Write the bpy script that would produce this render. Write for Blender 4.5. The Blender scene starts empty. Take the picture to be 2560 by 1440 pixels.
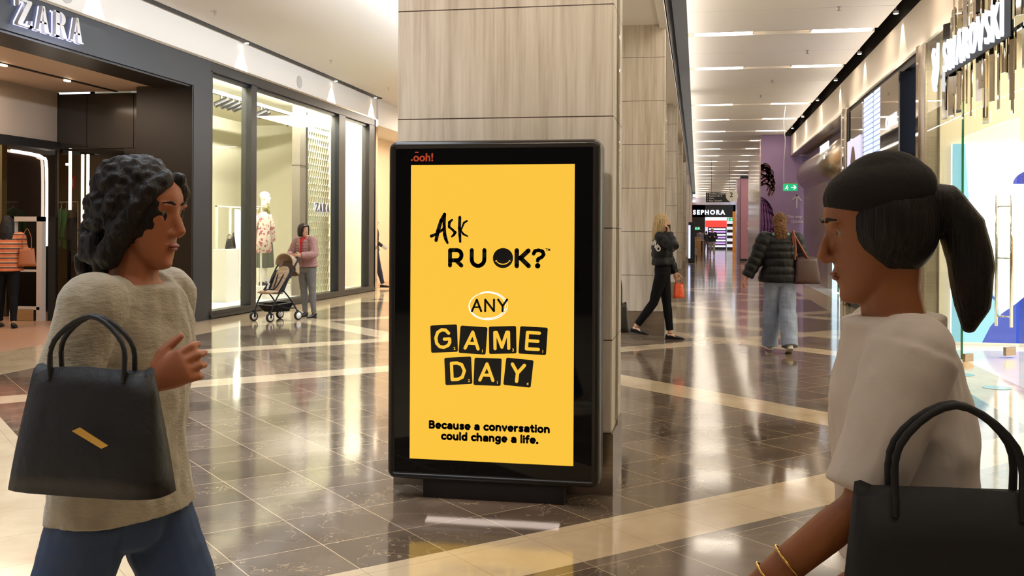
import bpy, bmesh, math, random
from mathutils import Vector, Matrix, noise
random.seed(7)
SC = bpy.context.scene
COL = SC.collection
PI = math.pi

# ------------------------------------------------------------------ camera
FPX = 2489.0
TH = math.atan(463.0 / FPX)
EYE = 1.47
cam_d = bpy.data.cameras.new('camera')
cam_d.sensor_fit = 'HORIZONTAL'
cam_d.sensor_width = 36.0
cam_d.lens = FPX / 2560.0 * 36.0
cam_d.shift_y = -(720 - 582.7) / 2560.0
cam_d.clip_end = 300
cam = bpy.data.objects.new('camera', cam_d)
COL.objects.link(cam)
cam.location = (0, 0, EYE)
cam.rotation_euler = (Matrix.Rotation(TH, 3, 'Z') @ Matrix.Rotation(PI / 2, 3, 'X') @ Matrix.Rotation(0.005, 3, 'Z')).to_euler()
SC.camera = cam
# ------------------------------------------------------------------ world, view
SC.view_settings.view_transform = 'Standard'
SC.view_settings.look = 'None'
SC.view_settings.exposure = 0.35
SC.view_settings.gamma = 1.0
SC.view_settings.use_curve_mapping = False
SC.cycles.use_denoising = True
SC.cycles.max_bounces = 7
SC.cycles.diffuse_bounces = 3
SC.cycles.glossy_bounces = 4
SC.cycles.transmission_bounces = 4
SC.cycles.transparent_max_bounces = 10
SC.cycles.caustics_reflective = False
SC.cycles.caustics_refractive = False
SC.cycles.sample_clamp_indirect = 6.0
SC.cycles.blur_glossy = 1.0
wd = bpy.data.worlds.new('daylight')
SC.world = wd
wd.use_nodes = True
wd.node_tree.nodes['Background'].inputs[0].default_value = (0.72, 0.84, 1.0, 1)
wd.node_tree.nodes['Background'].inputs[1].default_value = 2.2


def lamp(name, kind, loc, energy, color=(1, 0.9, 0.76), size=0.5, size_y=None, to=None, spot=60, blend=0.4, rad=0.03):
    d = bpy.data.lights.new(name, kind)
    d.energy = energy
    d.color = color
    if kind == 'AREA':
        d.shape = 'RECTANGLE'
        d.size = size
        d.size_y = size_y or size
    elif kind == 'SPOT':
        d.spot_size = math.radians(spot)
        d.spot_blend = blend
        d.shadow_soft_size = rad
    else:
        d.shadow_soft_size = rad
    o = bpy.data.objects.new(name, d)
    COL.objects.link(o)
    o.location = loc
    if to is None:
        to = (loc[0], loc[1], loc[2] - 1)
    v = Vector(to) - Vector(loc)
    if kind == 'AREA' and abs(v.y) < 1e-6 and abs(v.x) > 1e-6:
        z = -v.normalized()
        x = Vector((0, 1, 0))
        y = z.cross(x)
        o.rotation_euler = Matrix((x, y, z)).transposed().to_euler()
    else:
        o.rotation_euler = v.to_track_quat('-Z', 'Y').to_euler()
    return o


WARM = (1, 0.80, 0.60)
# unseen fill areas added to brighten the ceilings; no cove fittings stand here
lamp('atrium_fill', 'AREA', (-2.05, 13, 4.30), 480, (0.86, 0.93, 1.0), 18, 0.12, (-4.05, 13, 5.2))
for _i in range(4):
    lamp('corridor_fill_left', 'AREA', (-0.42, 12 + 24 * _i, 4.47), 105, (1, 0.94, 0.87), 23.5, 0.05, (0.58, 12 + 24 * _i, 5.6))
lamp('corridor_fill_right', 'AREA', (3.05, 17, 4.09), 90, (1, 0.93, 0.85), 34, 0.05, (2.55, 17, 5.09))
# daylight from the atrium roof glazing
lamp('atrium_daylight', 'AREA', (-3.4, 13, 11.5), 3000, (0.84, 0.92, 1.0), 2.6, 30)
lamp('pillar_fill_spot', 'SPOT', (-1.1, 2.9, 4.42), 165, (1, 0.87, 0.73), to=(-1.1, 5.6, 2.7), spot=70, blend=0.9)  # unseen spot added to brighten the front of the near pillar
# shop interiors
lamp('display_window_light', 'AREA', (-8.25, 19.6, 4.182), 620, (1, 0.94, 0.82), 8.2, 0.03, (-10.2, 19.6, 2.2))
lamp('fashion_store_light', 'AREA', (-10.4, 11.6, 3.75), 110, (1, 0.78, 0.58), 2.0, 4.0)
lamp('jewellery_store_light', 'AREA', (5.0, 11.5, 4.02), 260, (1, 0.88, 0.66), 2.8, 4.4)
lamp('far_store_light', 'AREA', (1.2, 99, 4.0), 700, (1, 0.95, 0.95), 4, 5)
lamp('concourse_light', 'AREA', (-5.5, 27.5, 4.7), 320, (1, 0.88, 0.72), 3, 3)
lamp('active_store_light', 'AREA', (4.6, 30.0, 3.6), 160, (0.9, 1, 0.97), 1.6, 6)
lamp('beauty_store_light', 'AREA', (4.6, 18.2, 3.6), 60, (0.7, 0.95, 1), 1.6, 4)


# ------------------------------------------------------------------ materials
def lin(c):
    return tuple(((v / 255.0) / 12.92 if v <= 10 else (((v / 255.0) + 0.055) / 1.055) ** 2.4) for v in c)


class NT:
    def __init__(s, name):
        s.m = bpy.data.materials.new(name)
        s.m.use_nodes = True
        s.t = s.m.node_tree
        s.b = s.t.nodes.get('Principled BSDF')
        s.out = s.t.nodes.get('Material Output')

    def n(s, typ, **kw):
        nd = s.t.nodes.new('ShaderNode' + typ)
        for k, v in kw.items():
            setattr(nd, k, v)
        return nd

    def l(s, a, b):
        s.t.links.new(a, b)

    def math(s, op, a, b=None, c=None):
        nd = s.n('Math', operation=op)
        for i, v in enumerate((a, b, c)):
            if v is None:
                continue
            if isinstance(v, (int, float)):
                nd.inputs[i].default_value = v
            else:
                s.l(v, nd.inputs[i])
        return nd.outputs[0]

    def mix(s, f, a, b):
        nd = s.n('Mix', data_type='RGBA')
        for sock, v in ((nd.inputs[0], f), (nd.inputs[6], a), (nd.inputs[7], b)):
            if isinstance(v, (int, float)):
                sock.default_value = v
            elif isinstance(v, tuple):
                sock.default_value = v + (1,) if len(v) == 3 else v
            else:
                s.l(v, sock)
        return nd.outputs[2]

    def pos(s, scale=(1, 1, 1), obj=False):
        if obj:
            src = s.n('TexCoord').outputs['Object']
        else:
            src = s.n('NewGeometry').outputs['Position']
        mp = s.n('Mapping')
        mp.inputs['Scale'].default_value = scale
        s.l(src, mp.inputs[0])
        return mp.outputs[0]

    def noise(s, vec, scale, detail=3, rough=0.5):
        nd = s.n('TexNoise')
        nd.inputs['Scale'].default_value = scale
        nd.inputs['Detail'].default_value = detail
        nd.inputs['Roughness'].default_value = rough
        s.l(vec, nd.inputs['Vector'])
        return nd.outputs[0]

    def bump(s, h, strength=0.3, dist=0.01):
        nd = s.n('Bump')
        nd.inputs['Strength'].default_value = strength
        nd.inputs['Distance'].default_value = dist
        s.l(h, nd.inputs['Height'])
        s.l(nd.outputs[0], s.b.inputs['Normal'])


def mat(name, c, rough=0.5, metal=0.0, spec=0.5, var=0.0, vscale=8, vstretch=(1, 1, 1), bump=0.0, bscale=60, bstretch=(1, 1, 1), coat=0.0, sheen=0.0, bdist=0.004):
    k = NT(name)
    base = lin(c)
    k.b.inputs['Base Color'].default_value = base + (1,)
    k.b.inputs['Roughness'].default_value = rough
    k.b.inputs['Metallic'].default_value = metal
    k.b.inputs['Specular IOR Level'].default_value = spec
    k.b.inputs['Coat Weight'].default_value = coat
    if sheen:
        k.b.inputs['Sheen Weight'].default_value = sheen
    if var:
        nz = k.noise(k.pos(vstretch, obj=True), vscale)
        ra = k.n('ValToRGB')
        ra.color_ramp.elements[0].position = 0.3
        ra.color_ramp.elements[1].position = 0.7
        ra.color_ramp.elements[0].color = tuple(max(0, v * (1 - var)) for v in base) + (1,)
        ra.color_ramp.elements[1].color = tuple(min(1, v * (1 + var)) for v in base) + (1,)
        k.l(nz, ra.inputs[0])
        k.l(ra.outputs[0], k.b.inputs['Base Color'])
    if bump:
        k.bump(k.noise(k.pos(bstretch, obj=True), bscale, 4, 0.6), bump, bdist)
    return k.m


def emit(name, c, strength, base=(0, 0, 0)):
    k = NT(name)
    k.b.inputs['Base Color'].default_value = lin(base) + (1,)
    k.b.inputs['Roughness'].default_value = 0.4
    k.b.inputs['Emission Color'].default_value = lin(c) + (1,)
    k.b.inputs['Emission Strength'].default_value = strength
    return k.m


def glass(name, tint=(0.97, 0.985, 0.965), refl=1.0):
    k = NT(name)
    k.t.nodes.remove(k.b)
    tr = k.n('BsdfTransparent')
    tr.inputs[0].default_value = tint + (1,)
    gl = k.n('BsdfGlossy')
    gl.inputs['Roughness'].default_value = 0.0
    fr = k.n('Fresnel')
    fr.inputs[0].default_value = 1.5
    bf = k.n('NewGeometry').outputs['Backfacing']
    f2 = k.math('MULTIPLY', k.math('MULTIPLY', fr.outputs[0], refl), k.math('SUBTRACT', 1.0, bf))
    mx = k.n('MixShader')
    k.l(f2, mx.inputs[0])
    k.l(tr.outputs[0], mx.inputs[1])
    k.l(gl.outputs[0], mx.inputs[2])
    k.l(mx.outputs[0], k.out.inputs[0])
    return k.m


def stone_mat():
    k = NT('veined_stone')
    p = k.pos((6, 6, 0.35))
    a = k.noise(p, 2.2, 6, 0.65)
    p2 = k.pos((40, 40, 0.8))
    b = k.noise(p2, 1.5, 3)
    f = k.math('ADD', k.math('MULTIPLY', a, 0.75), k.math('MULTIPLY', b, 0.25))
    ra = k.n('ValToRGB')
    e = ra.color_ramp.elements
    e[0].position, e[1].position = 0.36, 0.64
    e[0].color = lin((186, 173, 156)) + (1,)
    e[1].color = lin((226, 217, 204)) + (1,)
    m = e.new(0.5)
    m.color = lin((212, 201, 185)) + (1,)
    k.l(f, ra.inputs[0])
    sep = k.n('SeparateXYZ')
    k.l(k.n('NewGeometry').outputs['Position'], sep.inputs[0])
    z = k.math('FRACT', k.math('DIVIDE', k.math('SUBTRACT', sep.outputs[2], 0.2372), 0.6300))
    j = k.math('LESS_THAN', z, 0.010)
    c = k.mix(j, ra.outputs[0], lin((70, 52, 40)))
    k.l(c, k.b.inputs['Base Color'])
    k.b.inputs['Roughness'].default_value = 0.38
    k.bump(f, 0.08, 0.004)
    return k.m


def floor_mat():
    k = NT('polished_marble_floor')
    sep = k.n('SeparateXYZ')
    g = k.n('NewGeometry').outputs['Position']
    k.l(g, sep.inputs[0])
    x, y = sep.outputs[0], sep.outputs[1]
    u = k.math('MULTIPLY', k.math('ADD', x, y), 0.70711)
    v = k.math('MULTIPLY', k.math('SUBTRACT', y, x), 0.70711)

    def band(s, lo, hi):
        return k.math('MULTIPLY', k.math('GREATER_THAN', s, lo), k.math('LESS_THAN', s, hi))

    def rep(s, c, h, per):
        fr = k.math('FRACT', k.math('DIVIDE', k.math('SUBTRACT', s, c - h), per))
        return k.math('LESS_THAN', fr, 2 * h / per)
    m = band(v, 3.49, 3.96)
    for s, lo, hi in ((v, 9.42, 9.84), (v, 12.0, 12.42), (v, 15.2, 15.6), (u, 6.34, 6.82), (u, 10.08, 10.5), (u, 11.7, 12.1), (u, 14.2, 14.65),
                      (u, 18.2, 18.7), (v, 19.0, 19.5), (u, 23.0, 23.5), (u, 28.0, 28.6), (v, 24.0, 24.5), (v, 30.0, 30.6), (u, 35.0, 35.7), (v, 37.0, 37.8)):
        m = k.math('MAXIMUM', m, band(s, lo, hi))
    m = k.math('MAXIMUM', m, k.math('LESS_THAN', u, 1.12))
    brd = k.math('MAXIMUM', k.math('LESS_THAN', x, -6.98), k.math('MULTIPLY', k.math('GREATER_THAN', x, 2.5), k.math('GREATER_THAN', y, 6.4)))
    m = k.math('MAXIMUM', m, brd)
    # grout
    gu = k.math('LESS_THAN', k.math('FRACT', k.math('DIVIDE', k.math('ADD', k.math('SUBTRACT', u, 2.357), 0.003 + 43.6), 0.436)), 0.0105)
    gv = k.math('LESS_THAN', k.math('FRACT', k.math('DIVIDE', k.math('ADD', k.math('SUBTRACT', v, 4.36), 0.003 + 47.5), 0.475)), 0.0095)
    gr = k.math('MAXIMUM', gu, gv)
    # tile tone variation
    comb = k.n('CombineXYZ')
    k.l(k.math('FLOOR', k.math('DIVIDE', k.math('SUBTRACT', u, 2.357), 0.436)), comb.inputs[0])
    k.l(k.math('FLOOR', k.math('DIVIDE', k.math('SUBTRACT', v, 4.36), 0.475)), comb.inputs[1])
    wn = k.n('TexWhiteNoise')
    k.l(comb.outputs[0], wn.inputs[0])
    n1 = k.noise(k.pos((1, 1, 1)), 2.4, 6, 0.62)
    tone = k.math('ADD', k.math('MULTIPLY', n1, 0.75), k.math('MULTIPLY', wn.outputs[0], 0.25))
    ra = k.n('ValToRGB')
    ra.color_ramp.elements[0].position = 0.3
    ra.color_ramp.elements[1].position = 0.75
    ra.color_ramp.elements[0].color = lin((84, 70, 58)) + (1,)
    ra.color_ramp.elements[1].color = lin((132, 114, 97)) + (1,)
    k.l(tone, ra.inputs[0])
    # thin veins
    vn = k.noise(k.pos((1, 1, 1)), 1.7, 5, 0.6)
    ve = k.math('LESS_THAN', k.math('ABSOLUTE', k.math('SUBTRACT', vn, 0.5)), 0.0022)
    dark = k.mix(k.math('MULTIPLY', ve, 0.5), ra.outputs[0], lin((190, 165, 130)))
    dark = k.mix(gr, dark, lin((196, 172, 138)))
    rb = k.n('ValToRGB')
    rb.color_ramp.elements[0].position = 0.3
    rb.color_ramp.elements[1].position = 0.75
    rb.color_ramp.elements[0].color = lin((188, 164, 132)) + (1,)
    rb.color_ramp.elements[1].color = lin((212, 190, 158)) + (1,)
    k.l(n1, rb.inputs[0])
    light = k.mix(k.math('MULTIPLY', gr, 0.6), rb.outputs[0], lin((150, 128, 100)))
    base = k.mix(m, dark, light)
    # timber-toned shop floor behind the left shop front and pale tiles behind the right one
    shop = k.math('LESS_THAN', x, -8.3)
    base = k.mix(shop, base, lin((186, 142, 112)))
    shop2 = k.math('GREATER_THAN', x, 3.1)
    base = k.mix(shop2, base, lin((232, 228, 232)))
    k.l(base, k.b.inputs['Base Color'])
    rr = k.math('ADD', 0.09, k.math('MULTIPLY', shop, 0.2))
    k.l(rr, k.b.inputs['Roughness'])
    k.b.inputs['Specular IOR Level'].default_value = 0.65
    k.b.inputs['IOR'].default_value = 1.55
    w = k.noise(k.pos((1, 1, 1)), 1.6, 2)
    k.bump(w, 0.035, 0.05)
    return k.m


M = {}
M['floor'] = floor_mat()
M['stone'] = stone_mat()
M['white'] = mat('white_paint', (232, 226, 218), 0.6)
M['cream'] = mat('cream_paint', (226, 212, 190), 0.6)
M['ceil'] = mat('ceiling_panel', (228, 220, 208), 0.55)
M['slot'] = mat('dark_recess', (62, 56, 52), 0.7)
M['black'] = mat('black_recess', (16, 14, 13), 0.6)
M['navy'] = mat('charcoal_cladding', (38, 41, 48), 0.42, spec=0.5)
M['reveal'] = mat('brown_black_laminate', (28, 24, 21), 0.35)
M['frame'] = mat('dark_bronze_aluminium', (44, 44, 46), 0.35, metal=0.3)
M['steel'] = mat('brushed_steel', (172, 160, 146), 0.28, metal=1.0, var=0.12, vscale=4, vstretch=(1, 1, 30))
M['chrome'] = mat('polished_chrome', (205, 198, 190), 0.06, metal=1.0)
M['mirror'] = mat('bronze_mirror', (216, 204, 188), 0.03, metal=1.0)
M['gloss_brown'] = mat('gloss_brown_panel', (34, 24, 18), 0.08, spec=0.8)
M['gloss_dark'] = mat('gloss_dark_panel', (44, 42, 38), 0.12, spec=0.7)
M['glass'] = glass('shop_glass')
M['glass_g'] = glass('green_edged_glass', (0.94, 0.985, 0.955), 1.0)
M['glass_edge'] = mat('green_glass_edge', (20, 110, 70), 0.1)
M['purple'] = mat('purple_hoarding', (128, 98, 140), 0.6)
M['pink'] = mat('pink_hoarding', (178, 122, 128), 0.6)
M['orange_wall'] = mat('orange_hoarding', (236, 150, 50), 0.6)
M['led'] = emit('led_and_reflection', (255, 236, 216), 7.0)
M['led_w'] = emit('shelf_led', (255, 250, 225), 5.0)
M['lens'] = emit('ceiling_pool_and_lamp', (255, 242, 222), 19.0, (255, 255, 255))
M['disp_blk'] = mat('satin_black_metal', (22, 20, 19), 0.32, spec=0.5)
M['disp_glass'] = mat('black_glass', (6, 5, 5), 0.04, spec=0.35)
M['yellow'] = emit('screen_yellow', (255, 199, 62), 0.76)
M['ink'] = mat('screen_black', (17, 16, 16), 0.25)
M['inkw'] = emit('screen_white', (255, 252, 240), 1.0)
M['sign_w'] = emit('sign_white', (236, 243, 255), 1.15)
M['sign_face'] = mat('brushed_sign_face', (205, 200, 196), 0.35, metal=0.2)
M['sign_glow'] = emit('sign_halo', (196, 200, 255), 2.6)
M['grey'] = mat('speaker_grille', (190, 186, 180), 0.7)
M['black_pl'] = mat('black_plastic', (18, 18, 20), 0.45)
M['white_pl'] = mat('white_plastic', (225, 222, 218), 0.4)
M['plinth'] = mat('white_plinth', (236, 232, 222), 0.5)
M['mann'] = mat('white_mannequin', (240, 232, 214), 0.4)
M['oak'] = mat('pale_oak', (190, 140, 88), 0.5, var=0.15, vscale=6, vstretch=(1, 1, 10))


# ------------------------------------------------------------------ object helpers
def tag(o, label=None, cat=None, group=None, kind=None):
    if label:
        o['label'] = label
    if cat:
        o['category'] = cat
    if group:
        o['group'] = group
    if kind:
        o['kind'] = kind
    return o


def thing(name, label, cat, loc=(0, 0, 0), rotz=0.0, group=None):
    o = bpy.data.objects.new(name, None)
    o.empty_display_size = 0.1
    COL.objects.link(o)
    o.location = loc
    o.rotation_euler = (0, 0, rotz)
    return tag(o, label, cat, group)


def link_mesh(name, me, mats, parent=None, world=True, smooth=False):
    """world=True: vertices are in world space (parent must be unrotated)."""
    if not isinstance(mats, (list, tuple)):
        mats = [mats]
    for m in mats:
        me.materials.append(m)
    if smooth:
        for p in me.polygons:
            p.use_smooth = True
    if len(me.vertices):
        xs = [v.co.x for v in me.vertices]
        ys = [v.co.y for v in me.vertices]
        zs = [v.co.z for v in me.vertices]
        c = Vector(((min(xs) + max(xs)) / 2, (min(ys) + max(ys)) / 2, min(zs)))
        me.transform(Matrix.Translation(-c))
    else:
        c = Vector((0, 0, 0))
    o = bpy.data.objects.new(name, me)
    COL.objects.link(o)
    o.location = c
    if parent is not None:
        o.parent = parent
        if world:
            w = parent.location.copy()
            p = parent.parent
            while p is not None:
                w = w + p.location
                p = p.parent
            o.location = c - w
    return o


def obj(name, bm, mats, parent=None, world=True, smooth=False, normals=True):
    if normals:
        bmesh.ops.recalc_face_normals(bm, faces=bm.faces)
    me = bpy.data.meshes.new(name)
    bm.to_mesh(me)
    bm.free()
    return link_mesh(name, me, mats, parent, world, smooth)


def struct(name, bm, m, **k):
    o = obj(name, bm, m, **k)
    o['kind'] = 'structure'
    return o


def box(bm, x0, x1, y0, y1, z0, z1, mi=0, M4=None):
    vs = [bm.verts.new((x, y, z)) for x in (x0, x1) for y in (y0, y1) for z in (z0, z1)]
    idx = ((0, 1, 3, 2), (4, 6, 7, 5), (0, 4, 5, 1), (2, 3, 7, 6), (0, 2, 6, 4), (1, 5, 7, 3))
    for f in idx:
        fc = bm.faces.new([vs[i] for i in f])
        fc.material_index = mi
    if M4 is not None:
        for v in vs:
            v.co = M4 @ v.co
    return vs


def bx(*a, **k):
    bm = bmesh.new()
    box(bm, *a, **k)
    return bm


def rbox(x0, x1, y0, y1, z0, z1, r=0.01, seg=3, axis=None):
    bm = bx(x0, x1, y0, y1, z0, z1)
    ed = bm.edges[:]
    if axis is not None:
        ed = [e for e in ed if abs((e.verts[0].co - e.verts[1].co).normalized()[axis]) > 0.9]
    bmesh.ops.bevel(bm, geom=ed, offset=r, segments=seg, affect='EDGES', profile=0.5)
    return bm


def ring(bm, c, s, u, rx, ry, n):
    return [bm.verts.new(c + s * (rx * math.cos(2 * PI * i / n)) + u * (ry * math.sin(2 * PI * i / n))) for i in range(n)]


def loft(bm, pts, rad, side=(1, 0, 0), n=16, dome=0.5, mi=0):
    pts = [Vector(p) for p in pts]
    rad = [(r, r) if isinstance(r, (int, float)) else r for r in rad]
    side = Vector(side)
    rings = []
    N = len(pts)
    fr = []
    for i in range(N):
        a = pts[max(i - 1, 0)]
        b = pts[min(i + 1, N - 1)]
        t = (b - a)
        if t.length < 1e-9:
            t = Vector((0, 0, 1))
        t.normalize()
        s = side - t * side.dot(t)
        if s.length < 1e-3:
            s = Vector((0, 1, 0)) - t * t.y
        s.normalize()
        fr.append((t, s, t.cross(s)))
    t, s, u = fr[0]
    r0 = min(rad[0])
    if dome:
        rings.append(ring(bm, pts[0] - t * r0 * dome * 0.7, s, u, rad[0][0] * 0.7, rad[0][1] * 0.7, n))
    for i in range(N):
        t, s, u = fr[i]
        rings.append(ring(bm, pts[i], s, u, rad[i][0], rad[i][1], n))
    t, s, u = fr[-1]
    r1 = min(rad[-1])
    if dome:
        rings.append(ring(bm, pts[-1] + t * r1 * dome * 0.7, s, u, rad[-1][0] * 0.7, rad[-1][1] * 0.7, n))
    for a, b in zip(rings, rings[1:]):
        for i in range(n):
            f = bm.faces.new((a[i], a[(i + 1) % n], b[(i + 1) % n], b[i]))
            f.material_index = mi
    t0, t1 = fr[0][0], fr[-1][0]
    va = bm.verts.new(pts[0] - t0 * r0 * dome)
    vb = bm.verts.new(pts[-1] + t1 * r1 * dome)
    for i in range(n):
        bm.faces.new((va, rings[0][(i + 1) % n], rings[0][i])).material_index = mi
        bm.faces.new((vb, rings[-1][i], rings[-1][(i + 1) % n])).material_index = mi


def smooth_path(pts, sub=4):
    pts = [Vector(p) for p in pts]
    out = []
    P = [pts[0] * 2 - pts[1]] + pts + [pts[-1] * 2 - pts[-2]]
    for i in range(1, len(P) - 2):
        for k in range(sub):
            t = k / sub
            a, b, c, d = P[i - 1], P[i], P[i + 1], P[i + 2]
            out.append(0.5 * ((2 * b) + (c - a) * t + (2 * a - 5 * b + 4 * c - d) * t * t + (3 * b - 3 * c + d - a) * t ** 3))
    out.append(pts[-1])
    return out


def tube(bm, pts, r, n=8, sm=0, mi=0, side=(0.13, 0.2, 0.97)):
    if sm:
        pts = smooth_path(pts, sm)
    loft(bm, pts, [r] * len(pts), side, n, 0.3, mi)


def ell(bm, c, r, R=None, nu=16, nv=10, mi=0):
    ret = bmesh.ops.create_uvsphere(bm, u_segments=nu, v_segments=nv, radius=1.0)
    for v in ret['verts']:
        p = Vector((v.co.x * r[0], v.co.y * r[1], v.co.z * r[2]))
        if R is not None:
            p = R @ p
        v.co = p + Vector(c)
        for f in v.link_faces:
            f.material_index = mi


def cyl(bm, a, b, r, n=20, r2=None, mi=0):
    loft(bm, [a, b], [r, r if r2 is None else r2], (0.3, 0.5, 0.81), n, 0.0, mi)


def eval_mesh(o):
    dg = bpy.context.evaluated_depsgraph_get()
    return bpy.data.meshes.new_from_object(o.evaluated_get(dg))


def remesh(bm, voxel, sm=4, fac=0.5, disp=None):
    bmesh.ops.recalc_face_normals(bm, faces=bm.faces)
    me = bpy.data.meshes.new('tmp')
    bm.to_mesh(me)
    bm.free()
    o = bpy.data.objects.new('tmp', me)
    COL.objects.link(o)
    md = o.modifiers.new('r', 'REMESH')
    md.mode = 'VOXEL'
    md.voxel_size = voxel
    if sm:
        ms = o.modifiers.new('s', 'SMOOTH')
        ms.factor = fac
        ms.iterations = sm
    out = eval_mesh(o)
    bpy.data.objects.remove(o)
    bpy.data.meshes.remove(me)
    if disp:
        for v in out.vertices:
            v.co = disp(v.co.copy())
    return out


def text_mesh(body, size, extrude=0.002, offset=0.0, align='CENTER', xs=1.0, shear=0.0, spacing=1.0):
    cu = bpy.data.curves.new('txt', 'FONT')
    cu.body = body
    cu.size = size
    cu.extrude = extrude
    cu.offset = offset
    cu.align_x = align
    cu.shear = shear
    cu.space_character = spacing
    cu.resolution_u = 4
    o = bpy.data.objects.new('txt', cu)
    COL.objects.link(o)
    me = eval_mesh(o)
    bpy.data.objects.remove(o)
    me.materials.clear()
    if xs != 1.0:
        me.transform(Matrix.Diagonal((xs, 1, 1, 1)))
    return me


def frame_mat(origin, right, up):
    r = Vector(right).normalized()
    u = Vector(up).normalized()
    n = r.cross(u)
    return Matrix((
        (r.x, u.x, n.x, origin[0]), (r.y, u.y, n.y, origin[1]), (r.z, u.z, n.z, origin[2]), (0, 0, 0, 1)))


def put_text(name, body, size, m, parent, origin, right, up, **k):
    me = text_mesh(body, size, **k)
    me.transform(frame_mat(origin, right, up))
    return link_mesh(name, me, m, parent)


def stroke_bm(bm, strokes, thick, Mx, cap='round', front=0.0):
    """strokes: list of (points [(x,y) or (x,y,w)], width)"""
    for pts, w in strokes:
        q = [(p[0], p[1], (p[2] if len(p) > 2 else w)) for p in pts]
        for (x0, y0, w0), (x1, y1, w1) in zip(q, q[1:]):
            d = Vector((x1 - x0, y1 - y0))
            if d.length < 1e-6:
                continue
            nrm = Vector((-d.y, d.x)).normalized()
            cs = [(x0 + nrm.x * w0 / 2, y0 + nrm.y * w0 / 2), (x0 - nrm.x * w0 / 2, y0 - nrm.y * w0 / 2),
                  (x1 - nrm.x * w1 / 2, y1 - nrm.y * w1 / 2), (x1 + nrm.x * w1 / 2, y1 + nrm.y * w1 / 2)]
            prism(bm, cs, front, front + thick, Mx)
        lst = q if cap == 'round' else q[1:-1]
        for (x0, y0, w0) in lst:
            n = 14
            prism(bm, [(x0 + w0 / 2 * math.cos(2 * PI * i / n), y0 + w0 / 2 * math.sin(2 * PI * i / n)) for i in range(n)], front, front + thick, Mx)


def prism(bm, cs, z0, z1, Mx=None, mi=0):
    Mx = Mx or Matrix.Identity(4)
    a = [bm.verts.new(Mx @ Vector((x, y, z0))) for x, y in cs]
    b = [bm.verts.new(Mx @ Vector((x, y, z1))) for x, y in cs]
    n = len(cs)
    bm.faces.new(b).material_index = mi
    bm.faces.new(a[::-1]).material_index = mi
    for i in range(n):
        bm.faces.new((a[i], a[(i + 1) % n], b[(i + 1) % n], b[i])).material_index = mi


def arc(cx, cy, rx, ry, a0, a1, n=14):
    return [(cx + rx * math.cos(math.radians(a0 + (a1 - a0) * i / n)), cy + ry * math.sin(math.radians(a0 + (a1 - a0) * i / n))) for i in range(n + 1)]


def rrect(cx, cy, w, h, r, rot=0, n=5):
    out = []
    for sx, sy, a in ((1, 1, 0), (-1, 1, 90), (-1, -1, 180), (1, -1, 270)):
        for i in range(n + 1):
            t = math.radians(a + 90 * i / n)
            out.append((sx * (w / 2 - r) + r * math.cos(t), sy * (h / 2 - r) + r * math.sin(t)))
    c, s = math.cos(math.radians(rot)), math.sin(math.radians(rot))
    return [(cx + x * c - y * s, cy + x * s + y * c) for x, y in out]


def copy_obj(o, parent=None):
    c = o.copy()
    COL.objects.link(c)
    c.parent = parent
    return c


def copy_tree(root):
    r = root.copy()
    COL.objects.link(r)
    for ch in [x for x in COL.objects if x.parent == root]:
        c = copy_obj(ch, r)
        for g in [x for x in COL.objects if x.parent == ch]:
            copy_obj(g, c)
    return r


# ================================================================== SETTING
struct('floor', bx(-22, 14, -7, 112, -0.3, 0.0), M['floor'])

# corridor ceiling: 1.7 m planks, every second joint a light slot
ROWS = [17.2, 20.75, 26.6] + [30.05 + 3.46 * i for i in range(19)]
ROWS = [-3.6, 0.3, 3.2, 6.5, 10.1, 13.65] + ROWS
XL, XR, ZC = -0.17, 2.88, 4.85
bm = bmesh.new()
edges = [-7.0] + ROWS + [99.0]
for a, b in zip(edges, edges[1:]):
    a2 = a + 0.15 if a != -7.0 else a
    b2 = b - 0.15 if b != 99.0 else b
    if b2 - a2 > 4.5:
        cuts = [a2, a2 + (b2 - a2) * 0.33, a2 + (b2 - a2) * 0.66, b2]
    else:
        cuts = [a2, (a2 + b2) / 2, b2]
    for p, q in zip(cuts, cuts[1:]):
        box(bm, XL, XR, p + 0.006, q - 0.006, ZC, ZC + 0.05)
    # slot soffit and tilted slot side
for r in ROWS:
    box(bm, XL, XR, r - 0.16, r + 0.16, ZC + 0.11, ZC + 0.14)
    box(bm, XL, XR, r + 0.15, r + 0.17, ZC, ZC + 0.14)
    box(bm, XL, XR, r - 0.17, r - 0.15, ZC, ZC + 0.14)
struct('ceiling', bm, M['ceil'])
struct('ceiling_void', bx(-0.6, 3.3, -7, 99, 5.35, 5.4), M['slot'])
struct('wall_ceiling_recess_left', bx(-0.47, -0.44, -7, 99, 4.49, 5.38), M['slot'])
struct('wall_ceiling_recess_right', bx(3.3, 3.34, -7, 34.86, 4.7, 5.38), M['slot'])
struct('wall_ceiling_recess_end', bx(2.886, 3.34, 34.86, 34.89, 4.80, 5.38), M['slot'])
# soffit over the row of pillars
bm = bx(-2.0, -0.44, -7, 97, 4.49, 4.6)
box(bm, -0.55, -0.44, 8, 97, 4.44, 4.5)
box(bm, -2.0, -1.9, -7, 97, 4.6, 5.6)
struct('ceiling_pillar_soffit', bm, M['white'])
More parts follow.
